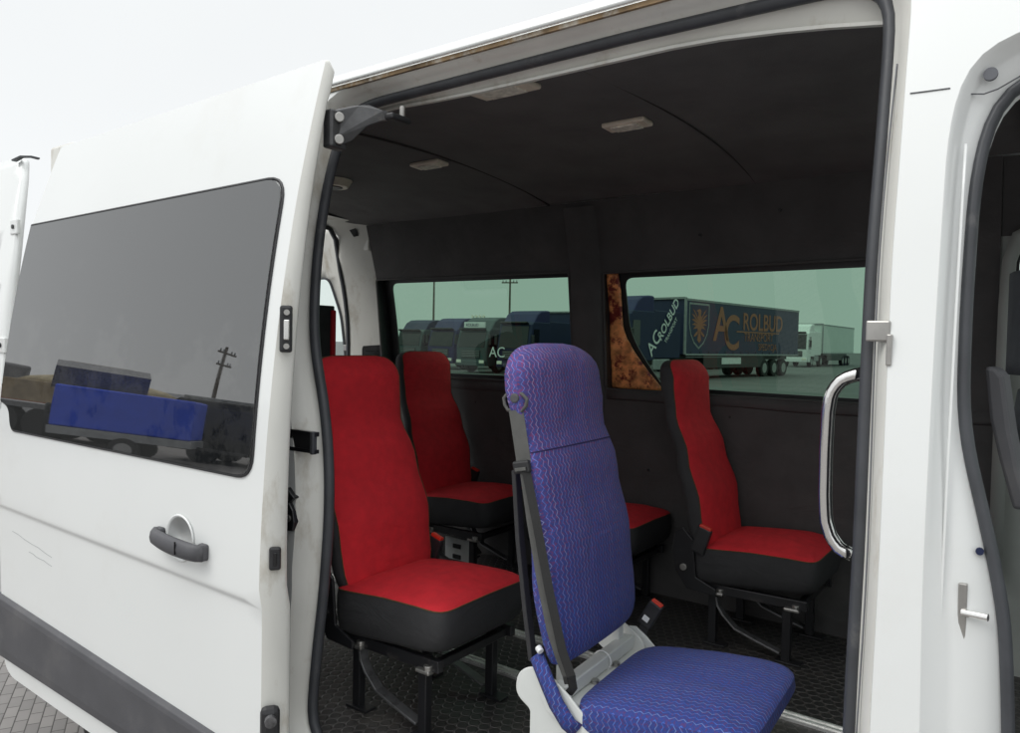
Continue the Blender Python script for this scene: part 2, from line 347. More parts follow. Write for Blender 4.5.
def pip(p, poly):
    c = False; n = len(poly); x, y = p
    for i in range(n):
        x1, y1 = poly[i]; x2, y2 = poly[i-1]
        if (y1 > y) != (y2 > y) and x < (x2-x1)*(y-y1)/(y2-y1)+x1: c = not c
    return c
def densify(poly, step=.04):
    out = []
    for i, p in enumerate(poly):
        q = poly[(i+1) % len(poly)]; d = math.dist(p, q); n = max(1, int(d/step))
        for k in range(n): out.append((p[0]+(q[0]-p[0])*k/n, p[1]+(q[1]-p[1])*k/n))
    return out
def panel(outer, holes, f, sx=.1, sz=.04, zs=()):
    outer = densify(outer, .05); holes = [densify(h, .05) for h in holes]
    vs = []; es = []
    for loop in [outer]+holes:
        n0 = len(vs); vs += [Vector(p) for p in loop]; es += [(n0+i, n0+(i+1) % len(loop)) for i in range(len(loop))]
    x0, x1 = min(p[0] for p in outer), max(p[0] for p in outer); z0, z1 = min(p[1] for p in outer), max(p[1] for p in outer)
    zz = [z0+(k+.5)*sz for k in range(int((z1-z0)/sz))]+list(zs)
    nx = max(2, int((x1-x0)/sx))
    bpts = [p for l in [outer]+holes for p in l]
    for z in zz:
        for k in range(nx):
            p = (x0+(k+.5)*(x1-x0)/nx, z)
            if pip(p, outer) and not any(pip(p, h) for h in holes) and min((p[0]-q[0])**2+(p[1]-q[1])**2 for q in bpts) > .012**2:
                vs.append(Vector(p))
    V, E, F, *_ = delaunay_2d_cdt(vs, es, [], 0, 1e-5)
    keep = []
    for t in F:
        c = (sum(V[i].x for i in t)/len(t), sum(V[i].y for i in t)/len(t))
        if pip(c, outer) and not any(pip(c, h) for h in holes): keep.append(tuple(t))
    mb = MB(); mb.add([f(v.x, v.y) for v in V], keep); e = 1e-3; mb.nr = []
    for v in V:
        a = Vector(f(v.x+e, v.y))-Vector(f(v.x-e, v.y)); b = Vector(f(v.x, v.y+e))-Vector(f(v.x, v.y-e)); mb.nr.append(a.cross(b).normalized())
    return mb
def round_poly(pts, rad, seg=6):
    """pts (x,z), rad per point or number"""
    out = []; n = len(pts)
    for i, p in enumerate(pts):
        r = rad[i] if isinstance(rad, (list, tuple)) else rad
        if r <= 0: out.append(p); continue
        a = Vector(pts[i-1]); b = Vector(p); c = Vector(pts[(i+1) % n])
        d1 = (a-b).normalized(); d2 = (c-b).normalized()
        r = min(r, (a-b).length*.49, (c-b).length*.49)
        s, e = b+d1*r, b+d2*r
        for k in range(seg+1):
            t = k/seg; q = s*(1-t)**2+b*2*t*(1-t)+e*t*t; out.append((q.x, q.y))
    return out
def resample(pts, n):
    d = [0]
    for a, b in zip(pts, pts[1:]): d.append(d[-1]+math.dist(a, b))
    out = []
    for k in range(n):
        t = d[-1]*k/n; i = 0
        while i < len(d)-2 and d[i+1] < t: i += 1
        w = (t-d[i])/max(1e-9, d[i+1]-d[i]); out.append(tuple(a+(b-a)*w for a, b in zip(pts[i], pts[i+1])))
    return out
def smooth_loop(pts, it=2):
    for _ in range(it):
        pts = [tuple((pts[i-1][k]+2*p[k]+pts[(i+1) % len(pts)][k])/4 for k in range(len(p))) for i, p in enumerate(pts)]
    return pts
def offset_loop(pts, d):
    """d may be a function of (x, z, nx, nz); outward for loops listed clockwise/ccw alike"""
    n = len(pts); area = sum(pts[i-1][0]*pts[i][1]-pts[i][0]*pts[i-1][1] for i in range(n)); sg = 1 if area > 0 else -1
    out = []
    for i, p in enumerate(pts):
        a = pts[i-1]; b = pts[(i+1) % n]; tx, tz = b[0]-a[0], b[1]-a[1]; l = math.hypot(tx, tz) or 1
        nx, nz = sg*tz/l, -sg*tx/l
        q = d(p[0], p[1], nx, nz) if callable(d) else d
        out.append((p[0]+nx*q, p[1]+nz*q))
    return out

def empty(name, loc=(0, 0, 0), rz=0, label=None, cat=None, group=None):
    o = bpy.data.objects.new(name, None); COL.objects.link(o); o.location = loc; o.rotation_euler = (0, 0, rz)
    o.empty_display_size = .1
    if label: o['label'] = label; o['category'] = cat
    if group: o['group'] = group
    return o
def tag(o, label, cat, group=None):
    o['label'] = label; o['category'] = cat
    if group: o['group'] = group
    return o
def copy_tree(o, parent=None):
    c = o.copy(); COL.objects.link(c); c.parent = parent
    for ch in list(o.children): copy_tree(ch, c)
    return c

# ------------------------------------------------------------------ van: body curves
YB0 = 1.265
def yb(z): return YB0+.0945*max(0, z-.95)**2
YM = 4.40                              # near side + far side
def yf(z): return YM-yb(z)
FLOOR = .56

van = empty('passenger_van', (0, 0, 0), 0, 'white high-roof passenger van with its side sliding door open on red and purple seats', 'van')

# --- sliding door opening
sealL = [(-1.735, 2.208), (-1.742, 2.13), (-1.742, 2.054), (-1.74, 1.965), (-1.731, 1.86), (-1.722, 1.789), (-1.704, 1.675), (-1.677, 1.591), (-1.631, 1.482),
         (-1.600, 1.376), (-1.582, 1.27), (-1.576, 1.162), (-1.580, 1.06), (-1.590, .95), (-1.608, .83), (-1.622, .72), (-1.632, .62)]
segs = [sealL+[(-1.632, .60)],
        [(-1.632, .60), (-1.62, .54), (-1.56, .515), (-.34, .515), (-.275, .535), (-.259, .60)],
        [(-.259, .60), (-.259, 1.07), (-.256, 1.319), (-.259, 1.563), (-.263, 1.8), (-.261, 2.0), (-.262, 2.22)],
        [(-.262, 2.22), (-.268, 2.285), (-.30, 2.318), (-.36, 2.328), (-.8, 2.336), (-1.25, 2.333), (-1.60, 2.330), (-1.68, 2.320), (-1.722, 2.28), (-1.735, 2.208)]]
ring_seal = []
for s_, n_ in zip(segs, (60, 30, 40, 60)): ring_seal += resample(s_, n_)
ring_seal = smooth_loop(ring_seal, 3)
def off_outer(x, z, nx, nz):
    return .038*max(0, nz)+.040*max(0, nx)+.055*max(0, -nx)*(1 if z > 1 else .8)+.03*max(0, -nz)
ring_out = smooth_loop(offset_loop(ring_seal, off_outer), 2)
ring_mid = smooth_loop(offset_loop(ring_seal, lambda x, z, a, b: off_outer(x, z, a, b)*.55), 2)
ring_in = offset_loop(ring_seal, -.012)

# --- front door opening
fl = [(-.052, 2.085), (-.085, 2.055), (-.104, 1.99), (-.113, 1.90), (-.115, 1.732), (-.113, 1.575), (-.103, 1.499), (-.080, 1.411), (-.060, 1.324), (-.046, 1.253), (-.036, 1.1), (-.03, .9), (-.03, .62)]
fl = [(x-.006, z) for x, z in fl]
fsegs = [fl, [(-.018, .62), (.0, .55), (.08, .52), (.80, .52), (.90, .55), (.93, .63)],
         [(.93, .63), (.95, 1.0), (.94, 1.30), (.88, 1.42), (.52, 1.98)],
         [(.52, 1.98), (.46, 2.06), (.38, 2.095), (.1, 2.10), (-.0, 2.10), (-.04, 2.085)]]
fring_seal = []
for s_, n_ in zip(fsegs, (50, 30, 40, 30)): fring_seal += resample(s_, n_)
fring_seal = smooth_loop(fring_seal, 2)
fo = [(-.118, 2.125), (-.145, 2.07), (-.155, 1.98), (-.156, 1.66), (-.155, 1.3), (-.150, 1.07), (-.150, .62)]
fosegs = [fo, [(-.150, .62), (-.12, .50), (-.04, .46), (.84, .46), (.97, .50), (1.0, .62)],
          [(1.0, .62), (1.02, 1.0), (1.01, 1.32), (.95, 1.45), (.58, 2.03)],
          [(.58, 2.03), (.50, 2.12), (.42, 2.15), (.1, 2.16), (-.04, 2.155), (-.118, 2.125)]]
fring_out = []
for s_, n_ in zip(fosegs, (50, 30, 40, 30)): fring_out += resample(s_, n_)
fring_out = smooth_loop(fring_out, 2)

def arch(cx, r=.40, z0=.37):
    return [(cx+r*cos(a), .36+r*sin(a)) for a in [radians(k) for k in range(176, 3, -12)]]
bottom = .36
side_outline = [(-3.33, .42), (-3.33, 1.2), (-3.31, 1.8), (-3.26, 2.375), (.35, 2.375), (.62, 2.16), (1.12, 1.36), (1.72, 1.14), (1.92, .95), (1.95, .42)]
side_outline += [(1.78, bottom)]+[(p[0], p[1]) for p in arch(1.36)[::-1]]+[(.9, bottom), (-2.1, bottom)]+arch(-2.62)[::-1]+[(-3.05, .37)]
mb = panel(side_outline, [ring_out, fring_out], lambda x, z: (x, yb(z)+(.10*max(0, x-1.2)**2), z))
mb.build('body_side', 'paint', van, smooth=True, orient=(0, -1, 0))
# jamb of the sliding door opening: stepped return from skin to seal and on to the lining
ring_lin = offset_loop(ring_seal, lambda x, z, a, b: .036+(.20 if a < 0 else 0)*min(1, abs(a)*1.2))
R3 = lambda ring, off: [Vector((x, yb(z)+off, z)) for x, z in ring]
mb = MB(); mb.loft([R3(ring_out, -.0005), R3(offset_loop(ring_out, -.006), .006), R3(ring_mid, .030), R3(offset_loop(ring_mid, -.008), .050), R3(ring_seal, .066)], caps=False)
mb.build('door_jamb', 'jamb', van, smooth=True)
mb = MB(); mb.loft([R3(ring_seal, .066), R3(ring_seal, .074), R3(offset_loop(ring_seal, .03), .080), R3(ring_lin, .139)], caps=False)
mb.build('inner_flange', 'rubber', van, smooth=True)
SEC_ = .86
sec = [(-.013, -.002), (-.014, -.014), (-.009, -.021), (-.003, -.017), (0, -.012), (.004, -.018), (.010, -.020), (.014, -.012), (.013, .004), (0, .012)]
sec = [(a*SEC_, b*SEC_) for a, b in sec]
mb = MB(); mb.sweep([(x, yb(z)+.060, z) for x, z in ring_seal], sec, up=(0, -1, 0), closed=True)
mb.build('door_seal', 'rubber', van, smooth=True)
# front jamb
fr1 = [tuple(a*.72+b*.28 for a, b in zip(p, q)) for p, q in zip(fring_out, fring_seal)]
fr2 = [tuple(a*.62+b*.38 for a, b in zip(p, q)) for p, q in zip(fring_out, fring_seal)]
mb = MB(); mb.loft([R3(fring_out, -.0005), R3(offset_loop(fring_out, -.006), .006), R3(fr1, .030), R3(fr2, .036), R3(fring_seal, .048), R3(offset_loop(fring_seal, -.004), .10)], caps=False)
mb.build('front_door_jamb', 'paint', van, smooth=True)
sec2 = [(a*.72, b*.9) for a, b in sec]
mb = MB(); mb.sweep([(x, yb(z)+.046, z) for x, z in fring_seal], sec2, up=(0, -1, 0), closed=True)
mb.build('front_door_seal', 'rubber', van, smooth=True)

# roof, gutter
prof = [(0, 2.372), (.012, 2.395), (.03, 2.418), (.06, 2.440), (.12, 2.462), (.25, 2.487), (.45, 2.507), (.745, 2.516)]
yg = yb(2.375)-.002
half = [(yg+a, z) for a, z in prof]
full = half+[(YM-y, z) for y, z in half[::-1][1:]]
xs = [-3.27, -3.24, -3.1, -2.6, -2, -1.4, -.8, -.2, .1, .35]
def roofring(x):
    dz = -.02 if x < -3.25 else (-.10*max(0, x+.1)**2)
    return [Vector((x, y, z+dz*(1 if 0 < i < len(full)-1 else 0))) for i, (y, z) in enumerate(full)]
mb = MB(); mb.loft([roofring(x) for x in xs], caps=False, wrap=False)
mb.build('roof', 'paint', van, smooth=True)
mb = MB(); mb.sweep([(x, yb(2.372)-.004, 2.3705) for x in [-3.25+k*.12 for k in range(31)]], [(-.006, -.0055), (.005, -.0055), (.005, .003), (-.006, .003)], up=(0, -1, 0))
mb.build('rain_gutter', 'grime', van)
mb = MB(); mb.sweep([(-3.25+k*.12, yb(2.372)-.010, 2.384) for k in range(31)], [(-.006, -.004), (.005, -.006), (.006, .006), (-.006, .006)], up=(0, -1, 0))
mb.build('gutter_lip', 'paint', van, smooth=True)
# seam across the B pillar top
mb = MB(); sp3 = [Vector((x, yb(z)-.0006, z)) for x, z in ((-.213, 2.072), (-.19, 2.071), (-.157, 2.070))]+[aty(u_, v_, yb(2.085)+d_) for u_, v_, d_ in ((958, 94, .008), (970, 94, .020), (984, 94, .024), (998, 89, .024), (1010, 82, .024), (1024, 74, .026))]
mb.sweep(sp3, [(-.0008, -.001), (.0008, -.001), (.0008, .001), (-.0008, .001)], up=(0, -1, 0))
mb.build('panel_seam', 'rubber', van)

# --- far side of the body with two panes
w1 = round_poly([(-3.06, 1.468), (-3.07, 1.978), (-1.855, 1.972), (-1.835, 1.478)], [.05, .05, .035, .03])
w2 = round_poly([(-1.425, 1.462), (-1.50, 1.56), (-1.585, 1.70), (-1.60, 1.958), (-.34, 1.965), (-.34, 1.455)], [.02, .08, .08, .05, .05, .05])
w3 = round_poly([(.03, 1.50), (-.125, 1.78), (-.125, 2.005), (.44, 2.0), (.86, 1.45)], [.07, .08, .06, .05, .05])
far_outline = side_outline
mb = panel(far_outline, [w1, w2, w3], lambda x, z: (x, yf(z)-(.10*max(0, x-1.2)**2), z), sx=.15)
mb.build('far_body_side', 'paint', van, smooth=True)
for i, (w, mname) in enumerate(((w1, 'tinted'), (w2, 'tinted'), (w3, 'clear'))):
    g = panel(offset_loop(w, .006), [], lambda x, z: (x, yf(z)-.004, z), sx=.2).build('far_window', mname, van, smooth=True)
    MB().sweep([(x, yf(z)-.007, z) for x, z in densify(w, .03)], [(-.006, -.004), (.006, -.004), (.006, .004), (-.006, .004)], up=(0, -1, 0), closed=True).build('rubber_frame', 'black', g)
# --- far wall lining
def yl(z):
    if z < 1.5: return 3.02
    if z < 2.0: return 3.02-.05*(z-1.5)/.5
    return 2.97-.08*(z-2.0)/.285
h1 = round_poly([(-3.115, 1.455), (-3.125, 1.990), (-1.850, 1.984), (-1.838, 1.462)], .015)
h2 = round_poly([(-1.668, 1.448), (-1.672, 1.972), (-.30, 1.985), (-.30, 1.448)], .015)
lo = [(-3.13, FLOOR-.02), (-3.13, 2.285), (-.17, 2.285), (-.17, FLOOR-.02)]
mb = panel(lo, [h1, h2], lambda x, z: (x, yl(z)+.004*sin(x*5+z*3), z), sx=.12, sz=.06)
mb.build('far_wall_lining', 'liner', van, smooth=True)
for h, w in ((h1, w1), (h2, None)):
    d = densify(h, .04)
    MB().loft([[Vector((x, yl(z), z)) for x, z in d], [Vector((x, yf(z)-.012, z)) for x, z in d]], caps=False).build('window_reveal', 'black', van)
    MB().sweep([(x, yl(z)-.002, z) for x, z in d], [(-.005, -.006), (.005, -.006), (.005, .005), (-.005, .005)], up=(0, -1, 0), closed=True).build('window_edging', 'liner', van, smooth=True)
panel(offset_loop(h1, .01), [offset_loop(w1, -.004)], lambda x, z: (x, yf(z)-.012, z), sx=.2).build('window_surround', 'black', van, smooth=True)
panel(offset_loop(h2, .01), [offset_loop(w2, -.002)], lambda x, z: (x, yf(z)-.012, z), sx=.2).build('window_surround', 'black', van, smooth=True)
# ribs and ledge in the felt
mb = MB(); mb.loft([[Vector((x, yl(z)+dy, z)) for x, dy in ((-1.842, .004), (-1.828, -.028), (-1.69, -.028), (-1.676, .004))] for z in [FLOOR+k*.1 for k in range(18)]], caps=False, wrap=False)
mb.build('wall_post', 'liner', van, smooth=True)
for x0, x1 in ((-3.12, -1.86), (-1.66, -.1)):
    MB().sweep([(x0+(x1-x0)*k/20, 3.018, 1.425+.002*sin(k)) for k in range(21)], [(-.02, -.012), (.018, -.014), (.024, 0), (.015, .008), (-.02, .008)], up=(0, -1, 0)).build('sill_roll', 'liner', van, smooth=True)
for u_, v_ in ((730, 417), (566, 417), (648, 470), (476, 402), (780, 210), (420, 262), (700, 235)):
    p_ = aty(u_, v_, 3.0); yy = yl(p_.z); p_ = aty(u_, v_, yy)
    MB().cyl((p_.x, yy-.004, p_.z), (p_.x, yy+.004, p_.z), .006, 12).build('lining_clip', 'black', van)
# rusty uncovered panel
rp = [(-1.668, 1.452), (-1.668, 1.970), (-1.612, 1.972), (-1.603, 1.90), (-1.600, 1.73), (-1.585, 1.68), (-1.55, 1.62), (-1.48, 1.53), (-1.425, 1.47), (-1.42, 1.452)]
o = panel(rp, [], lambda x, z: (x, yf(z)-.035+.004*sin(z*22)*cos(x*30), z), sx=.02, sz=.02).build('rusty_panel', 'rust', van, smooth=True, solid=.004)

# --- ceiling, floor, near lining, rear frame
def zc(y):
    t = (y-1.53)/(2.89-1.53); return 2.335+(2.285-2.335)*t+.17*t*(1-t)
ys = [1.53+1.36*k/20 for k in range(21)]
mb = MB(); mb.loft([[Vector((x, y, zc(y)+.003*sin(x*4+y*5))) for y in ys] for x in [-3.24+k*.08 for k in range(48)]], caps=False, wrap=False)
mb.build('ceiling_lining', 'ceil', van, smooth=True)
for xs_, rs_ in ((-1.93, .0045), (-.98, .0026)):
    MB().tube([(xs_+.02*sin(y*3), y, zc(y)-.0005) for y in ys[1:]], rs_, 6, up=(1, 0, 0)).build('ceiling_seam', 'seam', van, smooth=True)
MB().box((-1.17, 2.20, FLOOR-.02), (4.3, 1.72, .04)).build('rubber_floor', 'coin', van)
for y in (1.97, 2.255):
    q = MB(); q.box((-1.65, y, FLOOR+.0045), (3.0, .042, .009)); q.box((-1.65, y-.0115, FLOOR+.011), (3.0, .008, .006)); q.box((-1.65, y+.0115, FLOOR+.011), (3.0, .008, .006))
    q.build('floor_rail', 'alu', van)
def ring_wall(x0, x1, name):
    mb = MB(); mb.loft([[Vector((x, yb(z)+.135+.0*x, z)) for z in [FLOOR-.02+k*(2.345-FLOOR+.02)/24 for k in range(25)]] for x in (x0, (x0+x1)/2, x1)], caps=False, wrap=False)
    mb.build(name, 'liner', van, smooth=True)
nl = panel([(-3.24, .44), (-3.24, 2.41), (-.155, 2.41), (-.155, .44)], [offset_loop(ring_lin, -.002)], lambda x, z: (x, yb(z)+.138, z), sx=.15, sz=.06)
nl.build('near_wall_lining', 'liner', van, smooth=True)
# rear frame: opening outline in the rear plane (y, z)
def yr(z):   # inner edge of far rear pillar
    return 2.955-.0*z if z < 1.6 else 2.955-.19*((z-1.6)/.74)**2
rin = [(yr(z), z) for z in [.60+k*.08 for k in range(20)]]+[(2.86, 2.235), (2.81, 2.275), (2.74, 2.30)]
rin_loop = rin+[(2.2, 2.31), (YM-2.74, 2.30), (YM-2.81, 2.275), (YM-2.86, 2.235)]+[(YM-y, z) for y, z in rin[:20][::-1]]
rout_loop = []
for y, z in rin_loop:
    s_ = 1 if y > 2.2 else -1
    if z > 2.22 and abs(y-2.2) < .69: rout_loop.append((y+(s_*.03), 2.40 if abs(y-2.2) < .6 else 2.37))
    else: rout_loop.append(((yf(z)-.01) if s_ > 0 else yb(z)+.01, z+(.0 if z > .62 else -.0)))
rfront = []
for y, z in rin_loop:
    s_ = 1 if y > 2.2 else -1
    if z > 2.22:
        a_ = abs(y-2.2)
        q = 2.905 if a_ > .65 else (2.895 if a_ > .6 else (2.86 if a_ > .5 else y)); rfront.append((-3.125 if a_ > .6 else -3.16, (q if s_ > 0 else YM-q) if a_ > .5 else y, min(2.30, z+.015) if a_ > .5 else 2.325))
    else:
        q = (yl(z)+.012 if z < 2.25 else 2.905); rfront.append((-3.125, q if s_ > 0 else YM-q, z))
V3 = lambda x, L_: [Vector((x, y, z)) for y, z in L_]
mb = MB(); mb.loft([V3(-3.34, rout_loop), V3(-3.335, rin_loop), V3(-3.30, rin_loop), [Vector(p) for p in rfront]], caps=False)
mb.build('rear_frame', 'jamb', van, smooth=True)
MB().box((-3.23, 2.2, .50), (.22, 1.84, .12)).build('rear_sill', 'jamb', van)
MB().box((-3.262, 2.2, 2.355), (.13, 1.46, .10)).build('rear_header', 'jamb', van, bevel=.01)
for y_ in (2.93, YM-2.93): MB().box((-3.225, y_+(.05 if y_ > 2.2 else -.05), 2.275), (.19, .14, .25)).build('corner_filler', 'jamb', van, bevel=.01)
mb = MB(); mb.sweep([(-3.335, y, z) for y, z in smooth_loop(rin_loop, 1)], [(-.010, -.010), (.010, -.010), (.010, .010), (-.010, .010)], up=(1, 0, 0), closed=True)
mb.build('rear_seal', 'rubber', van, smooth=True)
# slot and vent on the rear pillar
def on_pillar(u, v):
    # point on the pillar face running from (-3.30, yr) to (-3.125, yl)
    r = ray(u, v); lo_, hi_ = 2., 7.
    best = None
    for k in range(400):
        t = (2.6+k*.005)/r[1]; p = Vector((r[0]*t, 2.6+k*.005, EYE+r[2]*t))
        ye = yr(p.z) if p.z < 2.2 else 2.86; w = (p.x+3.30)/.175
        ys_ = ye+(yl(p.z)+.012-ye)*w
        e = abs(p.y-ys_)
        if best is None or e < best[0]: best = (e, p)
    return best[1]
n_p = Vector((.25, -1, 0)).normalized()*.004
slot = [on_pillar(u, v) for u, v in ((338, 217), (346, 218), (353, 223), (358, 231), (359, 236), (355, 237), (350, 229), (344, 223), (338, 220))]
MB().prism([p-n_p*2 for p in slot], n_p*6).build('handle_slot', 'black', van)
vent = [on_pillar(u, v) for u, v in ((364, 346), (380, 345), (382, 348), (382, 366), (379, 369), (366, 368), (363, 365), (363, 349))]
vg = MB().prism([p+n_p*.5 for p in vent], n_p*2).build('air_vent', 'black', van)
sl = MB()
for v in (351, 355, 359, 363):
    sl.bar(on_pillar(367, v)+n_p*3, on_pillar(379, v)+n_p*3, .004, .003)
sl.build('vent_slats', 'black_gloss', vg)

# ceiling lamps
def ceil_lamp(x, y, lx=.075, ly=.15, name='ceiling_lamp'):
    z = zc(y)
    sl_ = (zc(y+.02)-zc(y-.02))/.04
    rot = Matrix.Rotation(math.atan(sl_), 3, 'X')
    b = MB().box((x, y, z-.007), (lx, ly, .016), rot).build(name, 'lamp', van, bevel=.006)
    MB().box((x, y, z-.0165), (lx*.62, ly*.72, .006), rot).build('lens', 'lens', b, bevel=.002)
ceil_lamp(-1.13, 2.14, .15, .07); ceil_lamp(-2.03, 2.20, .15, .07); ceil_lamp(-1.24, 1.63, .19, .10)
q = MB(); q.cyl((-2.62, 2.22, zc(2.22)+.002), (-2.62, 2.22, zc(2.22)-.03), .085, 28, .065)
rl = q.build('round_lamp', 'lamp', van, smooth=False, bevel=.004)
MB().cyl((-2.62, 2.22, zc(2.22)-.0305), (-2.62, 2.22, zc(2.22)-.034), .04, 20).build('lens', 'black', rl)

# underbody, wheels, front of the van
def rect_tube_under():
    MB().box((-1.0, 2.2, .47), (4.2, 1.6, .08)).build('underbody', 'black', van)
rect_tube_under()
# B pillar filling between the two openings and cab shell
MB().box((-.14, 2.2, FLOOR-.03), (.3, 1.7, .04)).build('cab_floor_edge', 'black', van)
ctr = [(-.02, 2.285), (.35, 2.25), (.62, 2.08)]
mb = MB(); mb.loft([[Vector((x, y, min(z, zc(y)+(z-2.31)))) for y in [1.50+1.4*k/10 for k in range(11)]] for x, z in ((-.1, 2.30), (.1, 2.28), (.35, 2.22), (.60, 2.09))], caps=False, wrap=False)
mb.build('cab_headliner', 'ceil', van, smooth=True)
# upper panel between the headliner and windscreen, hood, nose
def cross(x, z, hw, n=10): return [Vector((x-.10*(2*k/n-1)**2, 2.2+hw*(2*k/n-1), z)) for k in range(n+1)]
mb = MB(); mb.loft([cross(.35, 2.40, .73), cross(.50, 2.30, .75), cross(.62, 2.16, .78)], caps=False, wrap=False); mb.build('roof_front', 'paint', van, smooth=True)
mb = MB(); mb.loft([cross(.62, 2.16, .78), cross(.9, 1.72, .84), cross(1.13, 1.37, .89)], caps=False, wrap=False); mb.build('windscreen', 'clear', van, smooth=True)
mb = MB(); mb.loft([cross(1.13, 1.37, .90), cross(1.45, 1.26, .92), cross(1.74, 1.13, .90), cross(1.95, .93, .84), cross(1.99, .6, .84), cross(1.97, .40, .84)], caps=False, wrap=False); mb.build('bonnet', 'paint', van, smooth=True)
MB().box((.55, 2.2, .53), (1.3, 1.66, .05)).build('cab_floor', 'black', van)
d_ = MB(); d_.loft([[Vector((.88, y, .60)), Vector((.66, y, 1.0)), Vector((.66, y, 1.20)), Vector((.80, y, 1.30)), Vector((1.12, y, 1.35)), Vector((1.12, y, .60))] for y in (1.42, 2.98)])
d_.build('dashboard', 'black', van, bevel=.03)
sw = MB(); sw.tube([(.48+.10*cos(a)*0-.12*sin(a), 2.62+.19*cos(a), 1.22+.16*sin(a)) for a in [2*pi*k/24 for k in range(24)]], .014, 8, up=(1, 0, .6), closed=True)
w_ = sw.build('steering_wheel', 'black', van, smooth=True)
MB().bar((.46, 2.62, 1.22), (.68, 2.62, 1.10), .09, .09).build('column', 'black', w_, bevel=.02)
# far side cab trim and door card
mb = MB(); panel([(-.17, 2.035), (-.17, 2.285), (.40, 2.25), (.58, 2.035)], [], lambda x, z: (x, yl(z)+.008, z), sx=.1).build('cab_roof_trim', 'liner', van, smooth=True)
tr = panel([(-.17, .56), (-.17, 2.035), (.55, 2.035), (1.0, 1.42), (1.0, .56)], [offset_loop(w3, .012)], lambda x, z: (x, yl(z)+.01, z), sx=.1)
tr.build('cab_door_card', 'trim_grey', van, smooth=True)
def wheel(x, y, sgn):
    t = MB(); R_ = [(.20, 0), (.24, -.015), (.31, -.01), (.335, .02), (.335, .18), (.31, .215), (.24, .22), (.20, .2)]
    t.loft([[Vector((x+r*cos(2*pi*k/32), y+sgn*w, .335+r*sin(2*pi*k/32))) for k in range(32)] for r, w in R_], closed=False, caps=False)
    w = t.build('wheel', 'tyre', van, smooth=True)
    t = MB(); t.loft([[Vector((x+r*cos(2*pi*k/32), y+sgn*w_, .335+r*sin(2*pi*k/32))) for k in range(32)] for r, w_ in ((.205, .0), (.19, .03), (.12, .05), (.09, .01), (.03, .0))])
    t.build('rim', 'rim', w, smooth=True)
for x in (-2.62, 1.36):
    wheel(x, 1.30, 1); wheel(x, YM-1.30, -1)
MB().tube([(1.36+0*x, 1.45+x*1.5, .335) for x in (0, 1)], .04, 8, up=(0, 0, 1)).build('front_axle', 'black', van)
MB().tube([(-2.62, 1.45+x*1.5, .335) for x in (0, 1)], .05, 8, up=(0, 0, 1)).build('rear_axle', 'black', van)

# cab seat with belt
cs = empty('cab_seat', (0, 0, 0), 0, 'dark grey cab seat behind the front door opening, at the right edge', 'seat')
rings = []
for k, (z, x, w, d) in enumerate([(.98, .06, .44, .12), (1.15, .035, .46, .13), (1.35, .00, .46, .12), (1.52, -.03, .42, .10), (1.58, -.035, .30, .07)]):
    rings.append([Vector((x+d/2*cos(a)*(1 if cos(a) > 0 else .8), 1.76+w/2*(abs(sin(a))**.6)*(1 if sin(a) > 0 else -1), z)) for a in [2*pi*q/20 for q in range(20)]])
MB().loft(rings).build('backrest', 'seat_cab', cs, smooth=True)
MB().box((.27, 1.76, .96), (.50, .48, .14)).build('seat_cushion', 'seat_cab', cs, bevel=.04)
MB().box((.27, 1.76, .72), (.42, .40, .34)).build('seat_base', 'black', cs, bevel=.01)
MB().loft([[Vector((-.045+.04*cos(a), 1.76+.14*sin(a), z)) for a in [2*pi*q/16 for q in range(16)]] for z in (1.61, 1.64, 1.78, 1.80)]).build('headrest', 'seat_cab', cs, smooth=True)
# strap and pillar trim seen through the front opening
pg = [aty(u, v, 1.47) for u, v in ((984, 366), (996, 368), (1003, 377), (1006, 400), (1010, 430), (1018, 470), (1030, 510), (1012, 510), (998, 460), (989, 420))]
MB().prism(pg, (.01, .035, 0)).build('belt_cover', 'cladding', van, bevel=.006)
pts = [(-.15, 2.96, .9), (-.15, 2.96, 1.80), (-.145, 2.955, 1.95), (-.12, 2.94, 2.03), (-.06, 2.93, 2.06), (.12, 2.92, 2.07)]
MB().sweep(pts, [(-.02, -.01), (.02, -.01), (.02, .01), (-.02, .01)], up=(0, -1, 0)).build('pillar_trim', 'trim_grey', van, smooth=True)

MB().sweep([(-.243+.004*sin(z*6), yb(z)+.033, z) for z in [.62+k*.08 for k in range(20)]], [(-.001, -.001), (.001, -.001), (.001, .002), (-.001, .002)], up=(0, -1, 0)).build('sealer_bead', 'rubber_grey', van, smooth=True)
MB().sweep([(-.132, yb(z)+.0265, z) for z in [.62+k*.08 for k in range(18)]], [(-.002, -.001), (.002, -.001), (.002, .002), (-.002, .002)], up=(0, -1, 0)).build('sealer_bead', 'paint', van, smooth=True)
# small things on the B pillar
def screw(p, r=.006, m='steel', parent=van, name='screw', n=(0, -1, 0)):
    n = Vector(n); return MB().cyl(Vector(p), Vector(p)+n*.004, r, 14).build(name, m, parent)
s0 = aty(962, 612, 1.312)
st = MB().box((s0.x, s0.y+.003, s0.z), (.012, .010, .088), None).build('door_striker', 'steel', van, bevel=.002)
MB().cyl(s0+Vector((.0, -.002, 0)), s0+Vector((.034, -.010, .002)), .0055, 12).build('pin', 'chrome', st, smooth=False)
p = aty(980, 551, yb(1.34)+.044); MB().cyl(p, p+Vector((0, -.005, 0)), .0055, 16).build('hole_plug', 'navy', van)
p = aty(991, 75, yb(2.1)+.022); MB().cyl(p, p+Vector((0, -.008, 0)), .010, 20).build('rubber_plug', 'rubber_grey', van)
p0 = aty(879, 331, yb(1.68)-.004)
lp = MB().box((p0.x-.002, p0.y+.012, p0.z), (.036, .022, .034)).build('lock_plate', 'steel', van, bevel=.003)
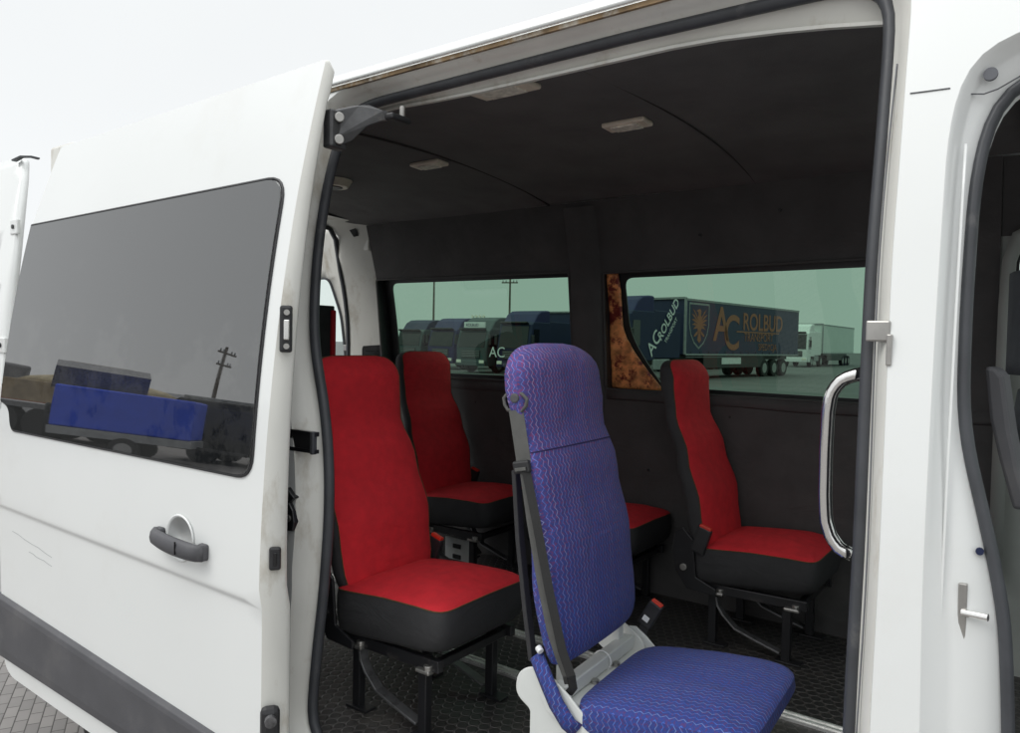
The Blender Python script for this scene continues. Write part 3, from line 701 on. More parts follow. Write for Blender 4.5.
MB().box((p0.x+.016, p0.y-.001, p0.z-.03), (.008, .012, .05)).build('lock_tab', 'steel', lp, bevel=.002)
# grab handle
hp = [aty(u, v, 1.47) for u, v in ((862, 374), (850, 376), (839, 382), (831, 394), (828, 412), (826, 450), (825, 495), (826, 520), (831, 537), (840, 549), (852, 555))]
hp = [tuple(p) for p in hp]; 
MB().tube(resample(hp, 30)+[hp[-1]], .0125, 12).build('grab_handle', 'chrome', van, smooth=True)
# C pillar fittings: sliding rail end and latch hook
ra = MB(); ra.box((-2.38, yb(1.38)+.004, 1.398), (1.62, .014, .012)); ra.box((-2.38, yb(1.38)+.004, 1.352), (1.62, .014, .010))
rr = ra.build('door_track', 'black_steel', van)
MB().box((-2.38, yb(1.38)+.003, 1.375), (1.60, .006, .036)).build('track_channel', 'black', rr)
MB().box((-1.577, yb(1.38)-.002, 1.375), (.012, .016, .060)).build('track_stop', 'rubber', rr, bevel=.003)
lk = MB(); c0 = Vector((-1.652, yb(1.2)-.012, 1.18))
lk.prism([c0+Vector(q) for q in ((-.03, 0, -.05), (.018, 0, -.045), (.024, 0, -.02), (.018, 0, .01), (.002, 0, .03), (.024, 0, .045), (-.01, 0, .07), (-.03, 0, .05))], (0, .02, 0))
lo_ = lk.build('latch_hook', 'black_steel', van, bevel=.003)
MB().cyl(c0+Vector((.002, -.003, -.012)), c0+Vector((.002, .004, -.012)), .010, 14).build('bolt', 'steel', lo_)
# ------------------------------------------------------------------ sliding door (open, standing off the body)
OFF = -.17
def ydoor(x, z):
    y = yb(z)+OFF
    y += .010/(1+math.exp((z-.995-.018*(-1.55-x)/1.5)/.004))
    return y
door_outline = round_poly([(-3.10, .40), (-3.142, 1.0), (-3.142, 1.6), (-3.126, 2.06), (-3.055, 2.352), (-1.552, 2.372), (-1.552, 2.0), (-1.548, 1.6), (-1.546, 1.3), (-1.546, .38)],
                          [.10, .02, .02, .02, .02, .012, 0, 0, 0, .03])
def win(off=0):
    return round_poly([(-3.135-off, 1.40), (-3.12-off, 2.050+off), (-1.612+off, 2.062+off), (-1.598+off, 1.306-off), (-3.03, 1.304-off), (-3.06, 1.385-off)], [.004, .004, .075, .06, .03, .05])
dk = round_poly([(-3.09, 1.43), (-3.09, 2.03), (-1.64, 2.04), (-1.625, 1.33), (-3.0, 1.33), (-3.04, 1.43)], [.01, .02, .06, .06, .02, .02])
door = panel(door_outline, [dk], lambda x, z: (x, ydoor(x, z), z), sx=.12, sz=.035, zs=[.975+.004*k for k in range(13)]).build('sliding_door', 'paint', van, smooth=True, orient=(0, -1, 0))
dn = densify(door_outline, .05)
ring_a = [Vector((x, ydoor(x, z), z)) for x, z in dn]
def frontw(x): return 1 if x > -1.6 else 0
din = offset_loop(dn, .0)
kz = lambda z: 1-.62*min(1, max(0, (z-1.0)/1.35))
shift = lambda x: (.030 if x > -1.6 else 0)
ring_b = [Vector((x+shift(x)*.25, ydoor(x, z)+.008, z)) for x, z in din]
ring_c = [Vector((x+shift(x)*kz(z), ydoor(x, z)+.050*kz(z), z-(.02 if z > 2.3 else 0))) for x, z in din]
ring_d = [Vector((x+shift(x)*.9*kz(z), ydoor(x, z)+.066*kz(z), z-(.02 if z > 2.3 else 0))) for x, z in offset_loop(din, -.004)]
MB().loft([ring_a, ring_b, ring_c, ring_d], caps=False).build('door_edge', 'jamb', door, smooth=True)
panel(offset_loop(door_outline, -.004), [], lambda x, z: (x+shift(x)*.9*kz(z), ydoor(x, z)+.0665*kz(z), z-(.02 if z > 2.3 else 0)), sx=.2, sz=.08).build('inner_skin', 'black', door, smooth=True)
panel(win(), [], lambda x, z: (x, yb(z)+OFF-.0065, z), sx=.06, sz=.025).build('window_pane', 'privacy', door, smooth=True, orient=(0, -1, 0))
wl = densify(win(.004), .03)
MB().sweep([(x, yb(z)+OFF-.0015, z) for x, z in wl], [(-.0035, -.0025), (.0035, -.0025), (.0035, .0025), (-.0035, .0025)], up=(0, -1, 0), closed=True).build('window_rubber', 'black', door, smooth=True)
# cladding
cl = MB(); zz = [(.455, .004), (.465, -.014), (.50, -.018), (.66, -.018), (.68, -.015), (.690, .004)]
cl.loft([[Vector((x, ydoor(x, z)+dy+(.006 if i in (0, 6) else 0), .455+(z-.455)*(1-.34*(x+3.138)/1.586))) for z, dy in zz] for i, x in enumerate([-3.138, -3.13, -2.6, -2.2, -1.9, -1.56, -1.552])], caps=True, wrap=False)
cl.build('side_cladding', 'cladding', door, smooth=False, bevel=.003)
# handle with its cup
hc = Vector((-1.885, yb(1.09)+OFF, 1.095))
q = MB(); q.loft([[Vector((hc.x-.012+r*1.08*cos(2*pi*k/36), hc.y-.0015+d, hc.z+.010+r*1.02*sin(2*pi*k/36))) for k in range(36)] for r, d in ((.064, 0), (.060, -.0035), (.057, -.001), (.050, .003), (.035, .004), (.01, .004))])
q.build('handle_cup', 'paint', door, smooth=True)
hpts = []
for k in range(17):
    t = k/16; x = hc.x-.115+.235*t
    hpts.append([Vector((x, hc.y-.012-.034*sin(pi*t)**.4*.62+b_, hc.z+.006-.012*t+a_*(1-.12*abs(2*t-1)**2))) for a_, b_ in ((-.022, .004), (-.024, -.006), (-.016, -.014), (0, -.017), (.016, -.014), (.024, -.006), (.022, .004), (0, .008))])
dh = MB().loft(hpts).build('door_handle', 'cladding', door, smooth=True)
for x in (-.106, .106): MB().box((hc.x+x, hc.y-.006, hc.z+(.004 if x < 0 else -.006)), (.034, .022, .044)).build('handle_mount', 'cladding', dh, bevel=.008)
MB().box((hc.x+.045, hc.y-.0490, hc.z+.002), (.002, .004, .034)).build('handle_joint', 'black_gloss', dh)
# fittings on the leading edge of the door
def edge_pt(u, v):   # front edge face between ring_b and ring_c
    x = -1.525; p = atx(u, v, x); return p
def edge_piece(name, u, v, w, h, m='black', d=.012):
    p = edge_pt(u, v); n = Vector((.8, -.6, 0)); rot = Matrix.Rotation(radians(-37), 3, 'Z')
    return MB().box(p+Vector((.004, -.003, 0)), (d, w, h), rot).build(name, m, door, bevel=min(w, h)*.3), p+Vector((.012, -.008, 0)), rot
o, p, rot = edge_piece('edge_latch', 286, 329, .030, .115)
MB().cyl(p+Vector((0, 0, .04)), p+Vector((.006, -.004, .04)), .007, 14).build('bolt', 'steel', o)
MB().cyl(p+Vector((0, 0, -.042)), p+Vector((.006, -.004, -.042)), .007, 14).build('bolt', 'steel', o)
MB().box(p+Vector((.002, -.001, -.002)), (.006, .014, .05), rot).build('catch', 'chrome', o, bevel=.003)
o, p, rot = edge_piece('edge_lock', 275, 558, .028, .058)
MB().box(p+Vector((-.001, .0, 0)), (.004, .008, .034), rot).build('slot', 'black_gloss', o, bevel=.002)
o, p, rot = edge_piece('lower_latch', 270, 722, .046, .085, 'black', .03)
MB().cyl(p+Vector((.006, -.004, .015)), p+Vector((.018, -.012, .015)), .014, 14).build('roller', 'gunmetal', o)
# scratches
for a, b in (((-3.02, .935), (-2.70, .900)), ((-2.88, .885), (-2.70, .870))):
    pts = [(a[0]+(b[0]-a[0])*k/6, ydoor(0, a[1]+(b[1]-a[1])*k/6)-.0006, a[1]+(b[1]-a[1])*k/6+.002*sin(k*2)) for k in range(7)]
    MB().sweep(pts, [(-.0005, -.0003), (.0005, -.0003), (.0005, .0003), (-.0005, .0003)], up=(0, -1, 0)).build('scratch', 'grey_metal', door)
# upper hinge arm
A = [(-1.556, 1.285, 2.235), (-1.556, 1.290, 2.165), (-1.545, 1.325, 2.158), (-1.535, 1.345, 2.170), (-1.51, 1.375, 2.212), (-1.49, 1.41, 2.232), (-1.475, 1.44, 2.238), (-1.475, 1.445, 2.258), (-1.49, 1.41, 2.262), (-1.51, 1.385, 2.272), (-1.53, 1.36, 2.268), (-1.545, 1.32, 2.252)]
arm = MB().prism(A, (.016, .004, 0)).build('hinge_arm', 'arm_metal', door, bevel=.004)
MB().box((-1.548, 1.315, 2.196), (.035, .055, .098)).build('arm_plate', 'arm_metal', arm, bevel=.006)
for z in (2.225, 2.168): MB().cyl((-1.531, 1.312, z), (-1.522, 1.308, z), .013, 16).build('bolt', 'steel', arm, bevel=.002)
MB().box((-1.465, 1.455, 2.246), (.045, .075, .018)).build('roller_carrier', 'black', arm, bevel=.006)
MB().cyl((-1.462, 1.475, 2.25), (-1.462, 1.475, 2.285), .008, 14).build('roller', 'steel', arm)
# upper guide rail under the ceiling edge
hl = [(-1.66, 2.318), (-1.573, 2.320), (-1.40, 2.312), (-1.253, 2.308), (-.947, 2.307), (-.712, 2.306), (-.60, 2.300), (-.476, 2.286), (-.38, 2.272), (-.291, 2.256), (-.24, 2.245)]
MB().sweep([(x, yb(z)+.108, z) for x, z in hl], [(-.003, -.006), (.004, -.006), (.004, .006), (-.003, .006)], up=(0, -1, 0)).build('upper_track', 'jamb', van)
MB().loft([[Vector((x, yb(z)+.112, z)) for x, z in hl], [Vector((x, yb(z)+.100, (z+2.334)/2)) for x, z in hl], [Vector((x, yb(2.334)+.072, 2.334)) for x, z in hl]], caps=False, wrap=False).build('header_panel', 'jamb', van, smooth=True)

# ------------------------------------------------------------------ rear doors
rp_ = round_poly([(-3.30, .5), (-3.30, 1.2), (-3.335, 1.6), (-3.41, 1.97), (-3.48, 2.17), (-3.54, 2.31), (-3.60, 2.40), (-4.30, 2.40), (-4.30, .5)], [.02, .1, .1, .1, .1, .04, .03, .04, .02])
rw_ = round_poly([(-3.52, 1.40), (-3.53, 1.75), (-3.62, 2.04), (-4.15, 2.04), (-4.15, 1.40)], .05)
rd = panel(rp_, [rw_], lambda x, z: (x, yb(z)-.095, z), sx=.1).build('rear_door', 'paint', van, smooth=True, solid=.03)
panel(offset_loop(rw_, .01), [], lambda x, z: (x, yb(z)-.112, z)).build('window_pane', 'privacy', rd, smooth=True, orient=(0, -1, 0))
for z in (.80, 1.60, 2.08):
    hs_ = MB().box((-3.345+(-.10 if z > 2 else 0), yb(z)-.115, z), (.07, .014, .060)).build('hinge_strap', 'paint', rd, bevel=.004)
    MB().cyl((-3.345+(-.10 if z > 2 else 0), yb(z)-.120, z), (-3.345+(-.10 if z > 2 else 0), yb(z)-.127, z), .009, 14).build('bolt', 'black', hs_)
pts = [aty(14, 161, 1.33), aty(22, 157, 1.34), aty(31, 157, 1.37), aty(39, 159, 1.40)]
MB().sweep(pts, [(-.011, -.002), (.011, -.002), (.011, .004), (-.011, .004)], up=(0, 0, 1)).build('hinge_cover', 'rubber', rd)
# far rear door swung straight back
ro = round_poly([(-3.36, .5), (-3.36, 1.7), (-3.44, 2.15), (-3.52, 2.32), (-4.20, 2.32), (-4.20, .5)], [.02, .1, .1, .06, .05, .02])
rh = round_poly([(-3.52, 1.42), (-3.53, 1.80), (-3.60, 2.02), (-4.10, 2.02), (-4.10, 1.42)], .05)
rdf = panel(ro, [rh], lambda x, z: (x, yf(z)+.02-.04*(x+3.36), z), sx=.1).build('rear_door', 'jamb', van, smooth=True, solid=.05)
panel(offset_loop(rh, .01), [], lambda x, z: (x, yf(z)+.02-.04*(x+3.36), z)).build('window_pane', 'clear', rdf, smooth=True)
MB().sweep([(x, yf(z)-.012-.04*(x+3.36), z) for x, z in densify(rh, .03)], [(-.006, -.004), (.006, -.004), (.006, .004), (-.006, .004)], up=(0, -1, 0), closed=True).build('window_rubber', 'rubber', rdf)
MB().box((-3.44, 3.04, 1.60), (.05, .03, .035)).build('door_catch', 'steel', rdf, bevel=.003)

# ------------------------------------------------------------------ seats
def sup(a, e): c = cos(a); s_ = sin(a); return (abs(c)**(2/e)*(1 if c > 0 else -1), abs(s_)**(2/e)*(1 if s_ > 0 else -1))
def interp(tab, t):
    for a, b in zip(tab, tab[1:]):
        if t <= b[0]:
            w = (t-a[0])/(b[0]-a[0]); w = w*w*(3-2*w); return a[1]+(b[1]-a[1])*w
    return tab[-1][1]
def make_back(root, W, D, SP, h, z0, fabric, shell, aA=68, nm='backrest', pipe=True, rnd=2.5, rw0=.30):
    """W width table, D depth table, SP spine x table over t 0..1"""
    ts = [0, .012, .03, .06, .1]+[.1+.05*k for k in range(1, 17)]+[.925, .95, .968, .982, .992, 1.0]
    N = 48; front, back, edge1, edge2, uvs = [], [], [], [], []
    for t in ts:
        w = interp(W, t)/2; d = interp(D, t)/2
        if t > .86:
            q = (t-.86)/.14; k = sqrt(max(0, 1-q**(rnd*1.05))); w *= rw0+(1-rw0)*k; d *= .35+.65*sqrt(max(0, 1-q**(rnd*1.2)))
        if t < .06:
            q = 1-t/.06; d *= 1-.35*q*q; w *= 1-.06*q*q
        x0 = interp(SP, t); z = z0+h*t
        lean = (interp(SP, min(1, t+.03))-interp(SP, max(0, t-.03)))/(.06*h)
        def P(a):
            c, s_ = sup(a, 2.7); return Vector((x0+d*c, w*s_, z-lean*d*c*.5+0))
        ff = [radians(-aA+2*aA*k/20) for k in range(21)]; bb = [radians(aA+(360-2*aA)*k/24) for k in range(25)]
        front.append([P(a) for a in ff]); back.append([P(a) for a in bb])
        uvs.append([(P(a).y, h*t) for a in ff])
    cap = front[-1]
    mb = MB(); mb.loft(front, caps=False, wrap=False)
    me_uv = [c for r in uvs for c in r]
    o = mb.build(nm, fabric, root, smooth=True)
    ul = o.data.uv_layers.new(name='UVMap')
    for lp in o.data.loops: ul.data[lp.index].uv = me_uv[lp.vertex_index]
    mb = MB(); mb.loft(back, caps=False, wrap=False)
    topc = sum((p for p in back[-1]+front[-1]), Vector())/len(back[-1]+front[-1])
    botc = sum((p for p in back[0]+front[0]), Vector())/len(back[0]+front[0])
    for ring in (back[-1]+front[-1], back[0]+front[0]):
        n = len(mb.v); mb.v += [tuple(p) for p in ring]; mb.f.append(tuple(range(n, n+len(ring))))
    sh = mb.build('back_shell', shell, o, smooth=True)
    us = sh.data.uv_layers.new(name='UVMap')
    for lp in sh.data.loops:
        c = sh.data.vertices[lp.vertex_index].co; us.data[lp.index].uv = (c.y+c.x, c.z)
    if pipe: MB().tube([r[0] for r in front]+[*front[-1][1:-1]]+[r[-1] for r in front[::-1]], .0019, 6, up=(1, 0, 0)).build('piping', 'piping', o, smooth=True)
    return o, front
def make_cushion(root, L0, Wd, z, th, fabric, side, x0=0, e=5.0, tilt=0., crown=.02, nm='seat_cushion', pipe=True, yo=0.):
    N = 64; rings_s, rings_t = [], []; cx = x0+L0/2
    def ring(ins, dz, wf=0.):
        out = []
        for k in range(N):
            c, s_ = sup(2*pi*k/N, e); x = (L0/2-ins)*c; y = (Wd/2-ins)*s_
            fx = (x/(L0/2)); zz = z+dz+wf*(-.014*max(0, fx)**3*(1 if True else 0)-.010*max(0, fx)*abs(y/(Wd/2))**3)+tilt*(x+L0/2)
            out.append(Vector((cx+x, y+yo, zz)))
        return out
    for ins, dz in ((.05, -th), (.02, -th+.004), (.006, -th+.02), (0, -th*.55), (0, -.02), (.003, 0)): rings_s.append(ring(ins, dz, 1 if dz > -.03 else 0))
    for ins, dz in ((.003, 0), (.010, .007), (.022, .011), (.045, .014), (.08, .016+crown*.5), (.13, .016+crown), (.165, .016+crown)): rings_t.append(ring(ins, dz, 1))
    mb = MB(); mb.loft(rings_t, caps=False); mb.f.append(tuple((len(rings_t)-1)*N+k for k in range(N)))
    o = mb.build(nm, fabric, root, smooth=True)
    ul = o.data.uv_layers.new(name='UVMap')
    for lp in o.data.loops:
        c = o.data.vertices[lp.vertex_index].co; ul.data[lp.index].uv = (c.y, c.x)
    mb = MB(); mb.loft(rings_s, caps=False); mb.f.append(tuple(range(N)))
    s2 = mb.build('cushion_side', side, o, smooth=True)
    us = s2.data.uv_layers.new(name='UVMap')
    for lp in s2.data.loops:
        c = s2.data.vertices[lp.vertex_index].co; us.data[lp.index].uv = (c.y+c.x, c.z)
    if pipe: MB().tube(rings_t[0], .0019, 6, up=(0, 0, 1), closed=True).build('piping', 'piping', o, smooth=True)
    return o

RED_GROUP = 'red fabric passenger seats inside the van'
def make_red(label, buckle_side=1, strap=False):
    """origin on the floor under the rear edge of the cushion; x forward"""
    root = empty('passenger_seat', (0, 0, 0), 0, label, 'seat', RED_GROUP)  # passenger seat of the van
    zt = .352
    make_cushion(root, .445, .41, zt, .135, 'red', 'charcoal', x0=.01, tilt=.09, e=8.5)
    W = [(0, .36), (.12, .40), (.35, .415), (.55, .39), (.72, .355), (.85, .365), (1, .36)]
    D = [(0, .095), (.25, .11), (.6, .085), (.75, .085), (.9, .105), (1, .08)]
    SP = [(0, .045), (.25, .015), (.5, -.035), (.72, -.095), (.88, -.110), (1, -.13)]
    bk_, fr0 = make_back(root, W, D, SP, .715, zt-.03, 'red', 'charcoal', rnd=4.2, rw0=.55)
    zb = zt-.125
    fr = MB()
    for sy in (-1, 1):
        fr.bar((.02, sy*.165, zb-.018), (.42, sy*.165, zb-.012), .022, .034)
    fr.bar((.06, -.165, zb-.022), (.06, .165, zb-.022), .024, .024); fr.bar((.39, -.165, zb-.018), (.39, .165, zb-.018), .024, .024)
    fr.build('seat_frame', 'black_steel', root, bevel=.003)
    for sy in (-1, 1):
        y = sy*.192
        pl = [(-.05, y, zt+.05), (-.02, y, zt+.07), (.02, y, zt+.03), (.035, y, zb+.02), (.11, y, zb-.01), (.11, y, zb-.035), (.0, y, zb-.03), (-.045, y, zb+.03), (-.06, y, zt-.02)]
        br = MB().prism(pl, (0, sy*.010, 0)).build('recliner_bracket', 'black_steel', root, bevel=.003)
        MB().cyl((-.012, y+sy*.010, zb+.05), (-.012, y+sy*.018, zb+.05), .013, 16).build('bolt', 'steel', br, bevel=.002)
        for x in (.085, .35):
            lg = MB(); lg.bar((x, sy*.15, zb-.03), (x, sy*.15, .006), .026, .030, up=(1, 0, 0)); lo2 = lg.build('leg', 'black_steel', root, bevel=.003)
            MB().box((x+.01, sy*.15, .004), (.085, .045, .008)).build('foot_plate', 'black_steel', lo2, bevel=.002)
            MB().box((x+.022, sy*.172, zb-.030), (.052, .036, .012)).build('clamp', 'steel', lo2, bevel=.004)
            MB().cyl((x+.034, sy*.176, zb-.026), (x+.034, sy*.176, zb-.012), .013, 12).build('bolt', 'steel', lo2, bevel=.002)
        cv = [(.10, sy*.15, zb-.05), (.105, sy*.15, zb-.08), (.125, sy*.15, zb-.11), (.17, sy*.15, zb-.15), (.24, sy*.15, .055), (.33, sy*.15, .03)]
        MB().sweep(cv, [(-.004, -.016), (.004, -.016), (.004, .016), (-.004, .016)], up=(0, 1, 0)).build('brace', 'gunmetal', root, bevel=.002)
    y = buckle_side*.205
    bk = MB().box((.055, y, zt+.035), (.052, .022, .10), Matrix.Rotation(radians(18), 3, 'Y')).build('belt_buckle', 'black', root, bevel=.006)
    MB().box((.070, y, zt+.083), (.046, .019, .014), Matrix.Rotation(radians(18), 3, 'Y')).build('red_button', 'redtip', bk, bevel=.004)
    if strap:
        MB().sweep([(-.045, -.205, zt+.14), (-.055, -.21, zt+.02), (-.02, -.215, zb+.09), (-.005, -.212, zb+.05)], [(-.022, -.001), (.022, -.001), (.022, .001), (-.022, .001)], up=(0, -1, 0)).build('lap_belt', 'webbing_dark', root)
    return root

PITCH = 0
front_y = 1.655
sA = make_red('bright red seat beside the black door seal, cushion, side and legs all in view', 1, True)
sA.location = (-1.275-.455, 1.665, FLOOR)
sD = make_red('red seat beside the chrome grab handle, turned sideways below the right window', -1)
sD.location = (-.625-.455, 2.80, FLOOR)
sB = copy_tree(sA); sB.name = 'passenger_seat'; sB['label'] = 'dark red seat at the back between the bright red one and the purple one'
sB.location = (-2.02-.455, 2.79, FLOOR)
sC = copy_tree(sA); sC['label'] = 'red seat mostly hidden behind the purple folding seat, only its cushion corner showing'
sC.location = (-1.31-.455, 2.81, FLOOR)

# folded bench end seen through the gap behind the nearest seat
fb = empty('rear_seat', (0, 0, 0), 0, 'upright dark seat back edged in red, between the door seal and the white rear pillar', 'seat')
p1 = atx(312, 302, -2.75); p2 = atx(335, 306, -2.75)
yA, yB = 1.72, p2.y
MB().box((-2.775, (yA+yB)/2, 1.42), (.05, yB-yA, (p2.z-1.42)*2)).build('back_panel', 'charcoal', fb, bevel=.006)
MB().box((-2.755, yB-.012, 1.41), (.03, .028, (p2.z-1.42)*2-.02)).build('back_pad', 'red', fb, bevel=.006)
MB().box((-2.60, (yA+yB)/2, .99), (.34, yB-yA, .10)).build('seat_cushion', 'red', fb, bevel=.02)
for x in (-2.72, -2.5):
    MB().box((x, (yA+yB)/2, (FLOOR+.94)/2), (.03, .03, .94-FLOOR)).build('leg', 'black_steel', fb)

q0 = aty(446, 536, 2.72); q1 = aty(470, 563, 2.72)
pt_ = MB().box(((q0.x+q1.x)/2, 2.72, (q0.z+q1.z)/2), (abs(q1.x-q0.x), .01, abs(q0.z-q1.z))).build('slotted_plate', 'frame_white', van, bevel=.002)
for k in range(2): MB().box(((q0.x+q1.x)/2, 2.712, q0.z-.035-.05*k), (.05, .006, .022)).build('slot', 'black', pt_, bevel=.004)
# --- purple folding seat
ps = empty('folding_seat', (-.930, 1.635, FLOOR), radians(3), 'purple and blue zigzag patterned folding seat with a white metal frame in the doorway', 'seat')
W = [(0, .43), (.15, .45), (.35, .445), (.55, .425), (.70, .405), (.82, .43), (1, .42)]
D = [(0, .090), (.25, .115), (.6, .095), (.75, .090), (.9, .105), (1, .09)]
SP = [(0, .008), (.3, -.022), (.55, -.055), (.75, -.100), (.9, -.120), (1, -.14)]
bo, fr_ = make_back(ps, W, D, SP, .735, .355, 'purple', 'purple', aA=80, pipe=False)
# seam across the backrest
i = 15; MB().tube([p+Vector((.001, 0, 0)) for p in fr_[i]], .0016, 5, up=(0, 0, 1)).build('stitch_line', 'purple_thread', bo)
make_cushion(ps, .41, .43, .280, .075, 'purple', 'purple', x0=.060, e=6.5, tilt=.14, crown=.006, pipe=False, yo=-.015)
zh = .285
tb = MB(); tb.bar((.02, -.19, zh+.002), (.02, .19, zh+.002), .034, .034); tb.build('cross_tube', 'frame_white', ps, bevel=.003)
tb = MB(); tb.bar((.045, -.18, zh-.02), (.045, .18, zh-.02), .05, .004); tb.build('cross_plate', 'frame_white', ps, bevel=.001)
for sy in (-1, 1):
    MB().box((.005, sy*.150, zh+.055), (.022, .03, .12)).build('back_support', 'frame_white', ps, bevel=.003)
    y = sy*.212
    pl = [(.0, y, zh+.03), (.03, y, zh+.035), (.06, y, zh+.015), (.10, y, zh-.02), (.20, y, zh-.045), (.38, y, zh-.02), (.38, y, zh-.05), (.20, y, zh-.095), (.05, y, zh-.06), (.0, y, zh-.035), (-.02, y, zh)]
    sp_ = MB().prism(pl, (0, sy*.006, 0)).build('cushion_bracket', 'frame_white', ps, bevel=.002)
    MB().cyl((.022, y+sy*.006, zh+.002), (.022, y+sy*.016, zh+.002), .011, 16).build('pivot_bolt', 'black', sp_, bevel=.002)
    y2 = sy*.200
    pl = [(a, y2, b) for a, b in round_poly([(-.088, zh+.030), (-.04, zh+.058), (.02, zh+.035), (.06, zh+.0), (.07, zh-.04), (.05, zh-.06), (.05, .01), (-.050, .01), (-.050, zh-.05), (-.092, zh-.025)], [.03, .03, .03, .02, .02, .01, 0, 0, .01, .03])]
    MB().prism(pl, (0, sy*.006, 0)).build('side_plate', 'frame_white', ps, bevel=.003)
MB().box((-.01, 0, .006), (.20, .42, .012)).build('base_plate', 'frame_white', ps, bevel=.003)
for y in (-.06, .06): MB().cyl((.045, y, zh-.016), (.045, y, zh-.008), .010, 8).build('bolt', 'steel', ps)
MB().tube([(.02+.024*cos(a), .03, zh+.002+.024*sin(a)) for a in [2*pi*k/16 for k in range(16)]], .002, 6, up=(0, 1, 0), closed=True).build('cable_tie', 'white_print', ps)
# loose fabric flap over the near hinge
inv = (Matrix.Translation(ps.location) @ Matrix.Rotation(radians(3), 4, 'Z')).inverted()
def loc(u, v, y): return inv @ aty(u, v, y)
fp = [(536, 655, 1.425), (546, 680, 1.41), (556, 704, 1.405), (568, 724, 1.41), (577, 731, 1.42)]
MB().sweep([loc(*q) for q in fp], [(-.021, -.002), (-.012, -.004), (.004, -.006), (.017, -.003), (.021, .001), (.010, .004), (-.010, .003)], up=(0, -1, 0)).build('fabric_flap', 'purple', ps, smooth=True)
o_ = [c for c in ps.children if c.name.startswith('fabric_flap')][0]
ul = o_.data.uv_layers.new(name='UVMap')
for lp_ in o_.data.loops:
    c = o_.data.vertices[lp_.vertex_index].co; ul.data[lp_.index].uv = (c.x, c.z)
# belt: anchor loop, strap, slider, lower straps
Y0 = 1.425
an = [(505, 405), (504, 398), (508, 393), (514, 392), (522, 394), (527, 399), (526, 406), (522, 411), (508, 410)]
bm_ = [loc(u, v, Y0) for u, v in an]
lp = MB().tube(bm_, .0045, 8, closed=True).build('belt_anchor', 'webbing', ps, smooth=True)
a0 = loc(516, 398, Y0); MB().cyl(a0+Vector((0, .012, 0)), a0+Vector((.002, -.012, 0)), .0115, 18).build('anchor_bolt', 'cladding', lp, bevel=.003)
st = [(516, 410), (519, 430), (522, 450), (524, 464)]
ribbon = lambda w: [(-w, -.0009), (w, -.0009), (w, .0009), (-w, .0009)]
MB().sweep([loc(u, v, Y0-.006) for u, v in st], ribbon(.017), up=(.45, -1, 0)).build('shoulder_strap', 'webbing', ps)
sl_ = loc(522, 467, Y0-.010); MB().box(sl_, (.046, .014, .030), Matrix.Rotation(radians(-12), 3, 'Y')).build('belt_slider', 'black', ps, bevel=.005)
MB().box(sl_+Vector((.002, -.010, -.004)), (.030, .004, .008), Matrix.Rotation(radians(-12), 3, 'Y')).build('slider_bar', 'webbing', ps, bevel=.001)
MB().sweep([loc(u, v, y) for u, v, y in ((523, 470, 1.415), (530, 520, 1.41), (540, 580, 1.405), (550, 630, 1.405), (558, 655, 1.41), (566, 676, 1.42), (568, 684, 1.44))], ribbon(.008), up=(.45, -1, 0)).build('lap_strap', 'webbing', ps)
MB().sweep([loc(u, v, y) for u, v, y in ((526, 470, 1.412), (536, 520, 1.403), (549, 590, 1.398), (562, 650, 1.40), (571, 676, 1.405), (573, 688, 1.42), (568, 694, 1.44))], ribbon(.010), up=(.6, -1, 0)).build('lap_strap', 'webbing_dark', ps)
MB().sweep([loc(u, v, y) for u, v, y in ((516, 470, 1.45), (520, 540, 1.45), (527, 610, 1.45), (533, 660, 1.45))], [(-.006, -.012), (.006, -.012), (.006, .012), (-.006, .012)], up=(0, -1, 0)).build('back_edge', 'charcoal', ps, bevel=.002)
MB().cyl(loc(538, 647, 1.42), loc(541, 652, 1.415), .008, 12).build('cap', 'white_print', ps, bevel=.002)
# buckle on its stalk
b0 = loc(651, 614, 1.86)
rb = Matrix.Rotation(radians(28), 3, 'Y')
bk = MB().box(b0, (.040, .024, .075), rb).build('belt_buckle', 'black', ps, bevel=.004)
MB().box(b0+rb @ Vector((0, 0, .038)), (.032, .018, .006), rb).build('red_button', 'redtip', bk, bevel=.002)
MB().box(b0+rb @ Vector((-.003, -.0135, -.014)), (.018, .002, .016), rb).build('buckle_label', 'white_print', bk, bevel=.0008)
MB().sweep([b0+rb @ Vector((0, 0, -.035)), b0+Vector((-.03, 0, -.10)), b0+Vector((-.05, 0, -.16))], [(-.012, -.004), (.012, -.004), (.012, .004), (-.012, .004)], up=(0, -1, 0)).build('buckle_stalk', 'black', bk)

# ------------------------------------------------------------------ outside
g = MB().add([(-400, -400, 0), (400, -400, 0), (400, 400, 0), (-400, 400, 0)], [(0, 1, 2, 3)]).build('ground', 'asphalt'); g['kind'] = 'structure'
g = MB().add([(-26, -30, .004), (12, -30, .004), (12, 7, .004), (-26, 7, .004)], [(0, 1, 2, 3)]).build('pavement', 'paver'); g['kind'] = 'structure'

def text(body, size, loc_, rot, m, parent, name='lettering', ext=.004, bold=0.):
    c = bpy.data.curves.new(name, 'FONT'); c.body = body; c.size = size; c.extrude = ext; c.offset = bold
    tmp = bpy.data.objects.new('tmp', c); me = bpy.data.meshes.new_from_object(tmp); bpy.data.objects.remove(tmp); bpy.data.curves.remove(c)
    o = bpy.data.objects.new(name, me); COL.objects.link(o); me.materials.clear(); me.materials.append(M[m]); o.location = loc_; o.rotation_euler = rot; o.parent = parent
    return o

